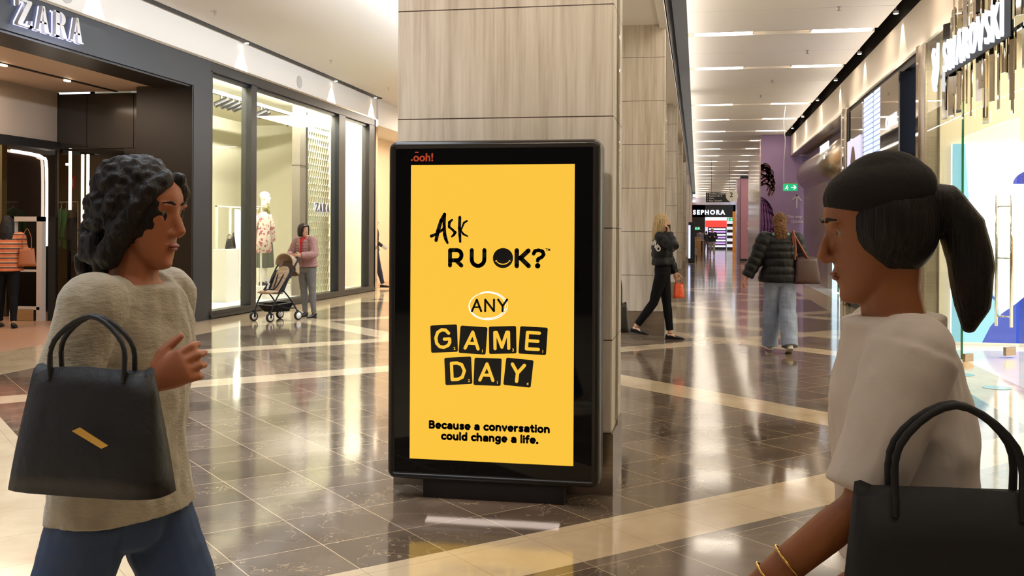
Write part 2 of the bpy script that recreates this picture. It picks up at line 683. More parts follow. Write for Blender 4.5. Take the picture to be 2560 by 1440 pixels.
# white ceiling on the left, rolling up to the atrium edge
bm = bmesh.new()
prof = [(-8.0, ZC), (-6.6, ZC), (-6.2, ZC + 0.02), (-5.9, ZC + 0.05), (-5.6, ZC + 0.10), (-5.3, ZC + 0.17), (-5.05, ZC + 0.27), (-4.88, ZC + 0.42), (-4.84, ZC + 0.62)]
back = 29.9
curve_y = [23.0 + 2.2 * math.sin(math.radians(a)) for a in range(0, 91, 15)]
for y0, y1 in ((-7, 22.6),):
    low = [[bm.verts.new((x, y, z)) for x, z in prof] for y in (y0, y1)]
    for i in range(len(prof) - 1):
        bm.faces.new((low[0][i], low[0][i + 1], low[1][i + 1], low[1][i]))
# rounded end of the void
last = low[1]
for a in range(10, 91, 10):
    s, c = math.sin(math.radians(a)), math.cos(math.radians(a))
    cx, cy, R0 = -2.9, 22.6, 1.94
    cur = []
    for x, z in prof:
        rr = -2.9 - x
        if x < -6.5:
            rr2 = rr
            cur.append(bm.verts.new((-2.9 - rr2 * c, cy + rr2 * s, z)))
        else:
            cur.append(bm.verts.new((-2.9 - rr * c, cy + rr * s, z)))
    for i in range(len(prof) - 1):
        bm.faces.new((last[i], last[i + 1], cur[i + 1], cur[i]))
    last = cur
box(bm, -11.9, -2.0, 22.7, 30.5, ZC + 0.012, ZC + 0.06)
box(bm, -8.3, -8.0, -7, 24.2, ZC, ZC + 0.05)
o = struct('ceiling_left', bm, M['white'], smooth=False)
for p in o.data.polygons:
    p.use_smooth = abs(p.normal.z) > 0.02 and p.area < 60 and len(p.vertices) == 4
md = o.modifiers.new('w', 'WEIGHTED_NORMAL')
# upper level slab, wall, ceiling
bm = bx(-9.6, -4.86, -7, 34, 5.3, 5.46)
struct('floor_upper', bm, M['white'])
struct('wall_upper', bx(-9.8, -9.6, -7, 36, 5.46, 8.6), mat('upper_brown_wall', (96, 74, 58), 0.6))
bm = bx(-9.8, -5.0, -7, 36, 8.2, 8.3)
struct('ceiling_upper', bm, mat('upper_timber_ceiling', (150, 112, 84), 0.6))
struct('wall_upper_end', bx(-9.8, -2.0, 33.8, 34, 5.46, 9.5), mat('upper_end_wall', (120, 92, 74), 0.6))
struct('wall_atrium_side', bx(-1.95, -1.9, -7, 36, 5.0, 11), M['white'])

# light slot and fascia on the left
struct('trim_1', bx(-7.96, -7.83, -7, 24.1, ZC - 0.012, ZC + 0.06), M['black'])
struct('trim_2', bx(-6.9, -6.77, 24.8, 29.8, ZC - 0.01, ZC + 0.02), M['black'])
struct('wall_left_fascia', bx(-8.3, -8.0, -7, 24.15, 4.33, ZC + 0.01), M['white'])
struct('wall_left_edge', bx(-8.02, -7.985, -7, 24.12, 4.31, 4.345), M['steel'])
# left shop portal
bm = bx(-8.65, -8.0, 3.0, 14.86, 3.83, 4.33)
box(bm, -8.3, -8.0, 14.86, 15.42, 0, 4.33)
box(bm, -8.65, -8.0, 2.0, 3.0, 0, 4.33)
struct('wall_left_portal', bm, M['navy'])
bm = bx(-8.66, -8.04, 3.0, 14.86, 3.80, 3.829)
box(bm, -8.4, -8.005, 14.82, 14.858, 0, 3.82)
box(bm, -9.0, -8.41, 14.84, 14.9, 0, 3.82)
struct('wall_left_reveal', bm, M['reveal'])
# shop window frame
bm = bmesh.new()
for y0, y1 in ((15.42, 15.5), (16.98, 17.2), (21.5, 21.92), (23.62, 24.04)):
    box(bm, -8.2, -8.0, y0, y1, 0.13, 4.16)
box(bm, -8.2, -8.0, 15.42, 24.04, 4.15, 4.33)
box(bm, -8.18, -7.97, 15.42, 24.06, 0.02, 0.07)
box(bm, -8.2, -7.99, 15.42, 24.04, 0.07, 0.135)
box(bm, -8.14, -8.06, 15.42, 24.04, 4.09, 4.15)
box(bm, -8.2, -8.04, 15.42, 24.04, 0.0, 0.02)
o = struct('window_1', bm, M['frame'])
for y0, y1 in ((15.5, 16.98), (17.2, 19.95), (19.96, 21.5), (21.92, 23.62)):
    g = obj('pane', bx(-8.105, -8.095, y0, y1, 0.13, 4.12), M['glass'], o)
# interior of the display window
M['winwall'] = mat('display_wall_cream', (232, 228, 204), 0.6)
bm = bx(-11.3, -11.2, 17.05, 24.1, 0, 4.2)
struct('wall_display_back', bm, M['winwall'])
bm = bx(-9.45, -8.4, 15.42, 15.48, 0, 4.2)
box(bm, -9.45, -9.40, 15.48, 17.05, 0, 4.2)
box(bm, -11.3, -9.40, 17.05, 17.1, 0, 4.2)
box(bm, -11.3, -8.25, 24.0, 24.06, 0, 4.2)
struct('wall_display_side', bm, M['winwall'])
struct('ceiling_display', bx(-11.3, -8.2, 15.45, 24.1, 4.2, 4.25), M['winwall'])
bm = bx(-11.2, -8.2, 17.1, 24.0, 0.0, 0.10)
box(bm, -9.4, -8.2, 15.48, 17.1, 0.0, 0.10)
struct('floor_display', bm, mat('display_floor', (238, 236, 228), 0.35))
# rear curved wall of the third bay
bm = bmesh.new()
pts = [(-8.5 - 1.4 * math.cos(math.radians(a)) * 1.0, 24.0 - 2.0 * math.sin(math.radians(a))) for a in range(0, 95, 10)]
for (a, b), (c, d) in zip(pts, pts[1:]):
    v = [bm.verts.new(p) for p in ((a, b, 0.1), (c, d, 0.1), (c, d, 4.2), (a, b, 4.2))]
    bm.faces.new(v)
struct('wall_display_curved', bm, mat('curved_cream_wall', (238, 220, 190), 0.6), smooth=True)
# left shop interior
struct('ceiling_store', bx(-20, -8.65, -2, 15.3, 3.83, 3.9), mat('store_ceiling', (206, 188, 168), 0.6))
struct('wall_store_upper', bx(-11.0, -10.75, 2, 15.32, 2.98, 3.83), mat('store_upper_wall', (170, 155, 142), 0.6))
struct('trim_3', bx(-10.95, -10.7, 2, 15.3, 2.84, 2.98), M['black'])
struct('wall_store_back', bx(-13.2, -13.1, 2, 18, 0, 3.83), mat('store_back_wall', (232, 190, 116), 0.6))
struct('wall_store_end', bx(-13.2, -11.62, 17.6, 17.7, 0, 3.83), M['gloss_brown'])
struct('wall_store_near', bx(-20, -8.65, -2.1, -2.0, 0, 3.9), M['cream'])
struct('wall_gloss_panel', bx(-11.7, -11.6, 15.15, 17.2, 0, 2.98), M['gloss_brown'])
# dark cupboard-like wall block beside the portal, hollow below
bm = bmesh.new()
for x0, x1 in ((-10.75, -10.205), (-10.195, -9.335), (-9.325, -8.66)):
    box(bm, x0, x1, 15.3, 15.4, 2.875, 3.8)
box(bm, -9.50, -8.66, 15.3, 15.4, 0, 2.865)
struct('wall_dark_block', bm, M['gloss_dark'])
struct('wall_dark_alcove', bx(-11.58, -9.5, 16.9, 17.0, 0, 2.9), mat('alcove_wall', (84, 72, 52), 0.5))
bm = bx(-9.5, -9.46, 15.41, 16.9, 0, 2.9)
box(bm, -10.75, -9.5, 15.41, 16.9, 2.87, 2.92)
struct('wall_alcove_side', bm, M['gloss_brown'])
g = struct('window_2', bx(-10.76, -9.5, 15.31, 15.32, 0, 2.865), glass('smoked_glass', (0.55, 0.52, 0.48)))
struct('trim_4', bx(-10.79, -10.75, 15.29, 15.34, 0, 3.83), M['black'])

# cross wall behind the atrium
bm = bmesh.new()
for i in range(7):
    x0 = -9.6 + i * 1.1
    for j in range(4):
        box(bm, x0 + 0.004, x0 + 1.096, 30.0, 30.1, j * 1.22 + 0.004, min(j * 1.22 + 1.216, 4.85))
struct('wall_back', bm, M['cream'])
struct('wall_back_core', bx(-12, -1.9, 30.1, 30.2, 0, 5), M['white'])
# next shop after the display window
struct('wall_next_shop', bx(-9.2, -9.1, 24.3, 30, 0, 4.86), mat('warm_shop_wall', (240, 214, 176), 0.6))
struct('wall_next_fascia', bx(-9.1, -8.0, 24.3, 30, 4.2, 4.86), M['white'])
struct('trim_5', bx(-8.1, -7.98, 24.06, 24.22, 0, 4.33), M['mirror'])
# left side of the long corridor beyond the atrium
struct('wall_corridor_left', bx(-1.95, -1.85, 30.1, 97, 0, 4.6), M['cream'])
struct('wall_behind', bx(-22, 14, -7.2, -7, 0, 12), mat('dim_wall', (60, 54, 50), 0.6))  # unseen wall added dark across the back to darken glass reflections
struct('wall_side_behind', bx(7.9, 8.0, -7, 4, 0, 5), M['cream'])

# right side: fascia
struct('wall_right_fascia', bx(3.1, 3.3, -7, 34.8, 4.13, 4.80), mat('taupe_fascia', (196, 182, 164), 0.6))
struct('trim_6', bx(3.085, 3.32, -7, 34.8, 4.10, 4.135), M['steel'])
struct('wall_right_fascia_end', bx(3.3, 3.9, 34.7, 34.8, 4.13, 5.0), M['ceil'])
struct('ceiling_right_shops', bx(3.3, 8, -7, 34.8, 4.14, 4.2), M['cream'])

# pillars
def pillar(y, label, nm='stone_pillar', top=4.5):
    t = thing(nm, label, 'pillar', (-1.1, y + 0.32, 0), group=None)
    obj('cladding', rbox(-1.728, -0.465, y, y + 0.64, 0.345, top, 0.012, 2), M['stone'], t)
    b = bx(-1.738, -0.458, y - 0.006, y + 0.646, 0, 0.345)
    obj('kick_plate', b, M['steel'], t)
    obj('corner_strip', bx(-0.463, -0.452, y + 0.25, y + 0.285, 0.345, top), M['chrome'], t)
    return t


pillar(5.6, 'stone-clad pillar standing right behind the yellow advertising display', top=5.6)
pillar(14.5, 'stone-clad pillar behind the blonde woman on the phone')
far = ['third', 'fourth', 'fifth', 'sixth', 'seventh', 'eighth', 'ninth', 'tenth']
for i in range(8):
    pillar(23.4 + 8.9 * i, 'beige stone pillar, the %s from the camera in the row on the left of the corridor' % far[i])

# glowing lens shapes standing for the pools of light in the ceiling slots
bm0 = bmesh.new()
n = 12
top = [(0.46 * math.cos(PI - PI * i / n), 0.0 + 0.14 * math.sin(PI * i / n) ** 1.0) for i in range(n + 1)]
bot = [(x, -y) for x, y in top[::-1][1:-1]]
prism(bm0, top + bot, 0.0, 0.015)
bmesh.ops.recalc_face_normals(bm0, faces=bm0.faces)
pool_me = bpy.data.meshes.new('pool_shape')
bm0.to_mesh(pool_me)
bm0.free()
pool_me.materials.append(M['lens'])
bm0 = bmesh.new()
for s in (-1, 1):
    box(bm0, -0.49, 0.49, s * 0.144 - 0.004, s * 0.144 + 0.004, 0.0, 0.05)
    box(bm0, s * 0.49 - 0.006, s * 0.49 + 0.006, -0.14, 0.14, 0.0, 0.05)
bmesh.ops.recalc_face_normals(bm0, faces=bm0.faces)
trim_me = bpy.data.meshes.new('housing')  # surround added round each light pool shape
bm0.to_mesh(trim_me)
bm0.free()
trim_me.materials.append(M['ceil'])
ORD = ['first', 'second', 'third', 'fourth', 'fifth', 'sixth', 'seventh', 'eighth', 'ninth', 'tenth', 'eleventh', 'twelfth', 'thirteenth', 'fourteenth',
       'fifteenth', 'sixteenth', 'seventeenth', 'eighteenth', 'nineteenth', 'twentieth', 'twenty-first', 'twenty-second']
for k, y in enumerate(ROWS):
    for sx, nm in ((0.42, 'left'), (2.34, 'right')):
        if y > 17:
            lb = 'glowing lens shape standing for a light pool on the %s in the %s visible row of the corridor ceiling' % (nm, ORD[k - 6])
        else:
            lb = 'glowing lens shape standing for a light pool on the %s, %s ceiling row behind or above the camera' % (nm, ORD[k])
        t = thing('slot_light_pool', lb, 'ceiling light', (sx, y, ZC + 0.012), 0, 'corridor ceiling light pools')
        for nn, me in (('pool_shape', pool_me), ('housing', trim_me)):
            c = bpy.data.objects.new(nn, me)
            COL.objects.link(c)
            c.parent = t
        c.location = (0, 0, 0.0)

# wall-washing spots in the left ceiling slot
def downlight(x, y, z, label, grp, e=26, spot=58, to=None, lab='downlight'):
    t = thing(lab, label, 'downlight', (x, y, z), group=grp)
    b = bmesh.new()
    cyl(b, (x, y, z - 0.012), (x, y, z + 0.03), 0.045)
    if x > 0:
        cyl(b, (x, y, z + 0.03), (x, y, 5.36), 0.008, 8)
    obj('bezel', b, M['white_pl'], t)
    b = bmesh.new()
    cyl(b, (x, y, z - 0.016), (x, y, z - 0.012), 0.032)
    obj('bulb', b, emit('downlight_bulb', (255, 244, 224), 14), t)
    lamp('downlight_beam', 'SPOT', (x, y, z - 0.03), e, (1, 0.93, 0.82), to=to, spot=spot, blend=0.12, rad=0.015)


for y, w in ((8.2, 'over the shop sign, out of view'), (12.15, 'right of the letters on the dark fascia'), (16.55, 'above the left end of the shop window'),
             (21.0, 'above the middle of the shop window'), (23.75, 'above the right end of the shop window')):
    downlight(-7.9, y, 4.83, 'small slot downlight on the white fascia ' + w, 'fascia downlights', 80, 62, (-8.02, y, 3.6))
for k, y in enumerate((8.6, 12.6, 16.2, 19.7, 23.0, 26.4, 30.0, 33.2)):
    downlight(3.0, y, 4.9, 'small downlight in the dark slot by the right fascia, %s along' % ORD[k], 'right fascia downlights', 42, 56, (3.1, y, 3.7))
# sprinklers in the ceiling joints
for k, (x, y, z) in enumerate(((1.97, 18.95, ZC), (1.6, 22.5, ZC), (1.5, 24.9, ZC), (-7.3, 14.2, ZC), (-7.1, 18.6, ZC), (-7.1, 22.3, ZC), (2.05, 15.4, ZC))):
    b = bmesh.new()
    cyl(b, (x, y, z - 0.05), (x, y, z + 0.0), 0.008, 8)
    cyl(b, (x, y, z - 0.056), (x, y, z - 0.052), 0.03, 12)
    cyl(b, (x, y, z - 0.006), (x, y, z + 0.001), 0.03, 12)
    lb = ['in the corridor ceiling past the second visible light row', 'in the corridor ceiling past the third light row', 'in the corridor ceiling fourth joint',
          'in the white ceiling near the shop sign', 'in the white ceiling above the shop window', 'in the white ceiling near the rounded edge', 'in the nearest visible corridor ceiling joint'][k]
    tag(obj('sprinkler', b, M['steel']), 'tiny metal fire sprinkler ' + lb, 'sprinkler', 'ceiling sprinklers')
# round speaker grilles on the fascia
for y, w in ((19.18, 'on the white fascia above the shop window'), (11.55, 'on the white fascia above the shop sign at the photo top')):
    b = bmesh.new()
    cyl(b, (-8.0, y, 4.53), (-7.99, y, 4.53), 0.13, 28)
    tag(obj('speaker_grille', b, M['grey']), 'round grey speaker grille ' + w, 'speaker', 'fascia speakers')
b = bmesh.new()
cyl(b, (-7.35, 24.3, ZC - 0.09), (-7.35, 24.3, ZC), 0.10, 20)
cyl(b, (-7.35, 24.3, ZC - 0.13), (-7.35, 24.3, ZC - 0.09), 0.06, 20)
tag(obj('dome_camera', b, M['white_pl']), 'white dome security camera on the ceiling at the corner of the shop', 'camera')

# upper level balustrade and ceiling lights
t = thing('balustrade', 'glass balustrade with blue-grey steel posts on the upper level edge', 'balustrade', (-4.9, 14, 5.46))
obj('glass_panel', bx(-4.91, -4.895, 6, 22.5, 5.5, 6.5), M['glass_g'], t)
obj('handrail', bx(-4.94, -4.87, 6, 22.5, 6.5, 6.55), M['steel'], t)
obj('bottom_rail', bx(-4.93, -4.82, 6, 22.5, 5.44, 5.5), mat('grey_rail', (120, 116, 114), 0.4), t)
pm = mat('blue_grey_post', (128, 150, 172), 0.35)
for k in range(10):
    y = 6.4 + 1.72 * k
    obj('post', bx(-4.95, -4.9, y - 0.05, y + 0.05, 5.46, 8.2), pm, t)
for k, (x, y) in enumerate(((-8.6, 26.8), (-7.6, 22), (-6.6, 17.5), (-8.8, 31))):
    b = bmesh.new()
    cyl(b, (x, y, 8.18), (x, y, 8.2), 0.22, 24)
    tag(obj('round_light', b, M['lens']), 'round flush light on the upper level ceiling, %s one' % ORD[k], 'ceiling light', 'upper level lights')
# ================================================================== SHOP FRONTS
def serif_letter(ch, H, W, Mx, thick, front, bm, th=0.24, tn=0.09):
    """Didone style letters from polygons, box W x H."""
    A = th * H
    B = tn * H
    P = []
    if ch == 'Z':
        P = [[(0.04 * W, H - B), (W * 0.96, H - B), (W * 0.96, H), (0.04 * W, H)],
             [(0, 0), (W, 0), (W, B), (0, B)],
             [(0, B), (A * 1.15, B), (W * 0.96, H - B), (W * 0.96 - A * 1.15, H - B)],
             [(0.04 * W, H), (0.04 * W, H * 0.72), (0.04 * W + B * 0.5, H * 0.72), (0.04 * W + B * 2, H)],
             [(W, 0), (W, H * 0.28), (W - B * 0.5, H * 0.28), (W - B * 2, 0)]]
    elif ch == 'A':
        P = [[(W * 0.42, H), (W * 0.58, H), (W * 0.90, B * 0.5), (W * 0.90 - A * 1.1, B * 0.5)],
             [(W * 0.42, H), (W * 0.50, H * 0.86), (W * 0.16 + B, B * 0.5), (W * 0.14, B * 0.5)],
             [(W * 0.24, H * 0.32), (W * 0.72, H * 0.32), (W * 0.70, H * 0.32 + B * 0.8), (W * 0.26, H * 0.32 + B * 0.8)],
             [(0, 0), (W * 0.34, 0), (W * 0.34, B * 0.6), (0, B * 0.6)],
             [(W * 0.58, 0), (W, 0), (W, B * 0.6), (W * 0.58, B * 0.6)]]
    elif ch == 'R':
        P = [[(W * 0.12, 0), (W * 0.12 + A, 0), (W * 0.12 + A, H), (W * 0.12, H)],
             [(0, 0), (W * 0.46, 0), (W * 0.46, B * 0.6), (0, B * 0.6)],
             [(0, H - B * 0.6), (W * 0.3, H - B * 0.6), (W * 0.3, H), (0, H)],
             [(W * 0.42, H * 0.48), (W * 0.42 + A, H * 0.48), (W, 0), (W - A * 1.1, 0)]]
        o = arc(W * 0.45, H * 0.735, W * 0.42, H * 0.265, 90, -90, 12)
        i = arc(W * 0.45, H * 0.735, W * 0.42 - A, H * 0.265 - B * 0.7, 90, -90, 12)
        for k in range(12):
            P.append([o[k], i[k], i[k + 1], o[k + 1]][::-1])
        P.append([(W * 0.2, H - B * 0.7), (W * 0.46, H - B * 0.7), (W * 0.46, H), (W * 0.2, H)])
        P.append([(W * 0.2, H * 0.47), (W * 0.46, H * 0.47), (W * 0.46, H * 0.47 + B * 0.7), (W * 0.2, H * 0.47 + B * 0.7)])
    for p in P:
        prism(bm, p, front, front + thick, Mx)


def serif_word(parent, y0, y1, z0, z1, x, word, face, halo, thick=0.05, stand=0.03):
    n = len(word)
    L = y1 - y0
    gap = L * 0.06
    W = (L - gap * (n - 1)) / n
    for i, ch in enumerate(word):
        Mx = frame_mat((x, y0 + i * (W + gap), z0), (0, 1, 0), (0, 0, 1))
        b = bmesh.new()
        serif_letter(ch, z1 - z0, W, Mx, thick, stand, b)
        l = obj('letter', b, face, parent)
        b = bmesh.new()
        serif_letter(ch, z1 - z0, W, Mx, stand * 0.5, stand * 0.4, b, 0.27, 0.12)
        obj('back_light', b, halo, l)


t = thing('shop_sign', 'backlit brushed metal shop name letters on the dark fascia, top left of the photo', 'sign', (-8, 11.1, 3.88))
serif_word(t, 10.52, 11.80, 3.915, 4.235, -8.0, 'ZARA', M['sign_face'], M['sign_glow'])
# halo light on the cladding
lamp('sign_halo_light', 'AREA', (-7.85, 11.2, 3.86), 1.6, (0.7, 0.74, 1), 1.2, 0.05, (-8.0, 11.2, 4.0))
lamp('fascia_wash', 'SPOT', (-7.2, 12.7, 4.8), 14, (0.95, 0.95, 1), to=(-8.0, 12.8, 3.9), spot=55, blend=0.9)

# store ceiling track with spots
t = thing('ceiling_track', 'black recessed light track in the cream ceiling inside the left shop', 'light track', (-9.64, 8, 3.81))
obj('channel', bx(-9.67, -9.61, 2, 15.28, 3.815, 3.835), M['black'], t)
for k, y in enumerate((10.15, 11.3, 12.5, 13.95, 9.0)):
    b = rbox(-9.665, -9.615, y - 0.06, y + 0.06, 3.79, 3.815, 0.006)
    obj('spot', b, emit('track_spot', (255, 226, 190), 9), t)


# ------------------ window display: hex screens
def hex_screen(y0, y1, z0, z1, x, label):
    t = thing('hexagon_screen', label, 'screen', (x, (y0 + y1) / 2, z0))
    b = bmesh.new()
    R = 0.075
    dy = R * math.sqrt(3)
    dz = R * 1.9
    row = 0
    z = z0
    def seg(p, q):
        d = Vector((0, q[0] - p[0], q[1] - p[1]))
        nrm = Vector((0, -d.z, d.y)).normalized() * 0.006
        vs = []
        for xx in (x - 0.02, x + 0.02):
            for s in ((p, 1), (p, -1), (q, -1), (q, 1)):
                vs.append(b.verts.new((xx, s[0][0] + nrm.y * s[1], s[0][1] + nrm.z * s[1])))
        for f in ((0, 1, 2, 3), (7, 6, 5, 4), (0, 3, 7, 4), (1, 5, 6, 2)):
            b.faces.new([vs[i] for i in f])
    while z < z1:
        off = dy / 2 if row % 2 else 0
        y = y0 + off
        while y < y1 - 0.01:
            h = R * 0.62
            a = (y, z)
            c = (y + dy / 2, z + h)
            e = (y + dy, z)
            top = (y, z + dz - h * 0.0)
            seg(a, c)
            if e[0] <= y1 + 0.02:
                seg(c, e)
            seg(c, (c[0], min(z + dz, z1)))
            y += dy
        z += dz
        row += 1
    obj('lattice', b, mat('screen_lattice', (222, 214, 180), 0.4), t)
    pm = NT('frosted_screen')
    pm.t.nodes.remove(pm.b)
    a = pm.n('BsdfTranslucent')
    a.inputs[0].default_value = (0.80, 0.86, 0.72, 1)
    c = pm.n('BsdfDiffuse')
    c.inputs[0].default_value = (0.72, 0.76, 0.62, 1)
    mx = pm.n('MixShader')
    mx.inputs[0].default_value = 0.45
    pm.l(a.outputs[0], mx.inputs[1])
    pm.l(c.outputs[0], mx.inputs[2])
    pm.l(mx.outputs[0], pm.out.inputs[0])
    obj('backing', bx(x - 0.012, x - 0.004, y0, y1, z0, z1), pm.m, t)
    obj('edge_frame', bx(x - 0.03, x + 0.03, y0 - 0.03, y0, z0, z1), M['frame'], t)
    return t


hex_screen(20.62, 21.95, 0.10, 4.10, -8.42, 'tall pale hexagon-patterned screen at the right inside the shop window')
hex_screen(15.56, 15.90, 0.10, 4.10, -8.30, 'narrow hexagon-patterned strip at the left edge of the shop window')
t = thing('display_column', 'slim grey column beside the hexagon screen in the shop window', 'column', (-8.5, 20.3, 0.1))
obj('shaft', bx(-8.58, -8.40, 20.20, 20.52, 0.1, 4.19), mat('grey_column', (106, 100, 88), 0.4), t)
obj('joint', bx(-8.585, -8.395, 20.195, 20.525, 2.9, 2.915), M['black'], t)
t = thing('window_lettering', 'small backlit shop name letters on the hexagon screen', 'sign', (-8.38, 21.5, 1.98))
serif_word(t, 21.0, 21.85, 1.93, 2.12, -8.39, 'ZARA', M['black_pl'], M['sign_glow'], 0.02, 0.02)

# clothes frame with shelves and led upright
t = thing('shelving_unit', 'white display frame with a glowing light strip in the shop window', 'shelf', (-9.3, 19, 0.1))
b = bmesh.new()
for y in (18.78, 19.30, 20.1):
    box(b, -9.33, -9.29, y, y + 0.03, 0.1, 1.98)
box(b, -9.33, -9.29, 18.2, 20.13, 1.96, 1.985)
box(b, -9.33, -9.29, 18.2, 18.23, 0.1, 1.98)
obj('frame', b, mat('white_metal', (240, 236, 220), 0.4), t)
obj('light_strip', rbox(-9.33, -9.28, 19.03, 19.20, 0.12, 1.93, 0.01), M['led_w'], t)
obj('dark_panel', bx(-9.34, -9.31, 18.82, 19.02, 0.12, 1.14), mat('grey_green_panel', (110, 120, 96), 0.5), t)
t = thing('display_plinth', 'tall white plinth carrying the handbag in the shop window', 'plinth', (-9.1, 18.4, 0.1))
obj('block', rbox(-9.25, -8.95, 17.95, 18.5, 0.1, 1.13, 0.01), M['plinth'], t)


def handbag(name, label, c, w, h, d, m, strap, grp=None, rot=0, hoop=True, rz=0.0):
    """bag standing/hanging with its base centre at c; w along x"""
    t = thing(name, label, 'bag', c, rz, grp)
    b = bmesh.new()
    secs = []
    for k in range(7):
        f = k / 6
        ww = w * (1 - 0.22 * f) / 2
        dd = d * (1 - 0.72 * f) / 2 * (1 + 0.15 * math.sin(f * PI))
        secs.append((f * h, ww, dd))
    n = 20
    rr = []
    for z, ww, dd in secs:
        ringv = []
        for i in range(n):
            a = 2 * PI * i / n
            cx, cy = math.cos(a), math.sin(a)
            ringv.append(b.verts.new((ww * math.copysign(abs(cx) ** 0.45, cx), dd * math.copysign(abs(cy) ** 0.6, cy), z + 0.012 * math.sin(3 * a) * (z / h))))
        rr.append(ringv)
    for p, q in zip(rr, rr[1:]):
        for i in range(n):
            b.faces.new((p[i], p[(i + 1) % n], q[(i + 1) % n], q[i]))
    b.faces.new(rr[0][::-1])
    b.faces.new(rr[-1])
    bmesh.ops.bevel(b, geom=[e for e in b.edges if len(e.link_faces) == 2 and abs(e.calc_face_angle(0)) > 1.0], offset=min(w, h) * 0.03, segments=2, affect='EDGES')
    o = obj('body', b, m, t, world=False, smooth=True)
    if hoop:
        for s in (-1, 1):
            b = bmesh.new()
            top = strap
            tube(b, [(-w * 0.24, s * d * 0.16, h * 0.93), (-w * 0.22, s * d * 0.12, h + top * 0.55), (0, s * d * 0.05, h + top), (w * 0.22, s * d * 0.12, h + top * 0.55), (w * 0.24, s * d * 0.16, h * 0.93)], max(0.005, w * 0.016), 8, 5)
            obj('strap', b, m, t, world=False, smooth=True)
    return t


leather_blk = mat('black_leather', (24, 21, 20), 0.42, bump=0.15, bscale=240)
handbag('handbag', 'small black handbag on the tall white plinth in the shop window', (-9.08, 18.3, 1.132), 0.24, 0.19, 0.1, leather_blk, 0.1, rz=PI / 2)
obj_st = thing('display_stand', 'slim white stand beside the glowing frame in the shop window', 'stand', (-9.2, 18.75, 0.1))
obj('post', bx(-9.20, -9.16, 18.66, 18.70, 0.1, 1.11), M['plinth'], obj_st)
obj('top_plate', bx(-9.25, -9.11, 18.60, 18.76, 1.11, 1.125), M['plinth'], obj_st)
handbag('handbag', 'slim black handbag on the thin stand beside the glowing frame in the shop window', (-9.18, 18.68, 1.127), 0.13, 0.24, 0.08, leather_blk, 0.08, rz=PI / 2)

# hanging blouse on a stand
t = thing('clothes_stand', 'white clothes stand holding the pink patterned blouse in the shop window', 'stand', (-8.62, 18.7, 0.1))
b = bmesh.new()
cyl(b, (-8.60, 18.72, 0.1), (-8.60, 18.72, 1.98), 0.018, 10)
box(b, -8.72, -8.48, 18.55, 18.85, 0.1, 0.115)
cyl(b, (-8.60, 18.4, 1.97), (-8.60, 18.95, 1.97), 0.010, 8)
obj('pole', b, M['plinth'], t)
bl = NT('patterned_blouse')
ns = bl.noise(bl.pos((1, 1, 1), obj=True), 14, 3)
bl.l(bl.mix(bl.math('GREATER_THAN', ns, 0.55), lin((232, 212, 190)), lin((176, 92, 96))), bl.b.inputs['Base Color'])
bl.b.inputs['Roughness'].default_value = 0.8
def garment(name, label, cat, c, w, h, m, rz=0.0, group=None, arms=True):
    t = thing(name, label, cat, c, rz, group)
    b = bmesh.new()
    loft(b, [(0, 0, 0), (0, 0, -h * 0.1), (0, 0, -h * 0.35), (0, 0, -h * 0.7), (0, 0, -h)], [(w * 0.16, 0.03), (w * 0.48, 0.05), (w * 0.42, 0.07), (w * 0.45, 0.08), (w * 0.5, 0.07)], (1, 0, 0), 20, 0.2)
    if arms:
        for s in (-1, 1):
            loft(b, [(s * w * 0.38, 0, -h * 0.08), (s * w * 0.55, 0, -h * 0.3), (s * w * 0.6, 0.02, -h * 0.72)], [0.055, 0.05, 0.06], (0, 1, 0), 12, 0.4)
    for v in b.verts:
        v.co.y += 0.02 * math.sin(v.co.x * 60 + v.co.z * 4) * min(1, -v.co.z / h * 2)
    obj('fabric', b, m, t, world=False, smooth=True)
    b = bmesh.new()
    tube(b, [(-w * 0.4, 0, -h * 0.07), (0, 0, 0.04), (w * 0.4, 0, -h * 0.07)], 0.008, 6)
    tube(b, [(0, 0, 0.04), (0, 0, 0.09), (0.02, 0, 0.12), (0.04, 0, 0.10)], 0.004, 6, 4)
    obj('hanger', b, M['steel'], t, world=False)
    return t


garment('blouse', 'pink and cream patterned blouse hanging beside the window mannequin', 'clothing', (-8.54, 18.68, 1.86), 0.46, 0.80, bl.m, PI / 2 - 0.3)
t = thing('mannequin_plinth', 'low white plinth under the window mannequin', 'plinth', (-8.9, 19.4, 0.1))
obj('block', rbox(-9.2, -8.5, 18.98, 19.95, 0.1, 0.36, 0.01), M['plinth'], t)
# spot rails in the display
t = thing('spot_rail', 'grey lighting rail with black spotlights at the top of the shop window', 'light track', (-8.9, 19, 3.98))
obj('rail', bx(-8.92, -8.86, 15.6, 22.2, 4.05, 4.12), mat('grey_rail_metal', (62, 66, 66), 0.5), t)
for y in (15.9, 17.55, 17.8, 18.05, 18.3, 19.3, 19.45, 20.9, 22.4):
    b = bmesh.new()
    cyl(b, (-8.89, y, 4.06), (-8.89, y, 3.98), 0.02, 8)
    cyl(b, (-8.80, y + 0.07, 3.98), (-8.98, y - 0.08, 3.86), 0.055, 14)
    h = obj('spotlight', b, M['black_pl'], t)
t = thing('security_gate', 'pale grey anti-theft gate standing in the left shop entrance', 'security gate', (-10.75, 14.55, 0))
b = bmesh.new()
for x0, x1, z0, z1 in ((-11.05, -10.97, 0.0, 1.7), (-10.56, -10.46, 0.0, 1.7), (-11.05, -10.46, 1.62, 1.7), (-10.97, -10.56, 0.9, 0.935), (-10.97, -10.56, 0.8, 0.835), (-11.0, -10.5, 0.18, 0.23)):
    box(b, x0, x1, 14.5, 14.6, z0, z1)
obj('frame', b, mat('gate_grey', (196, 186, 180), 0.4), t)
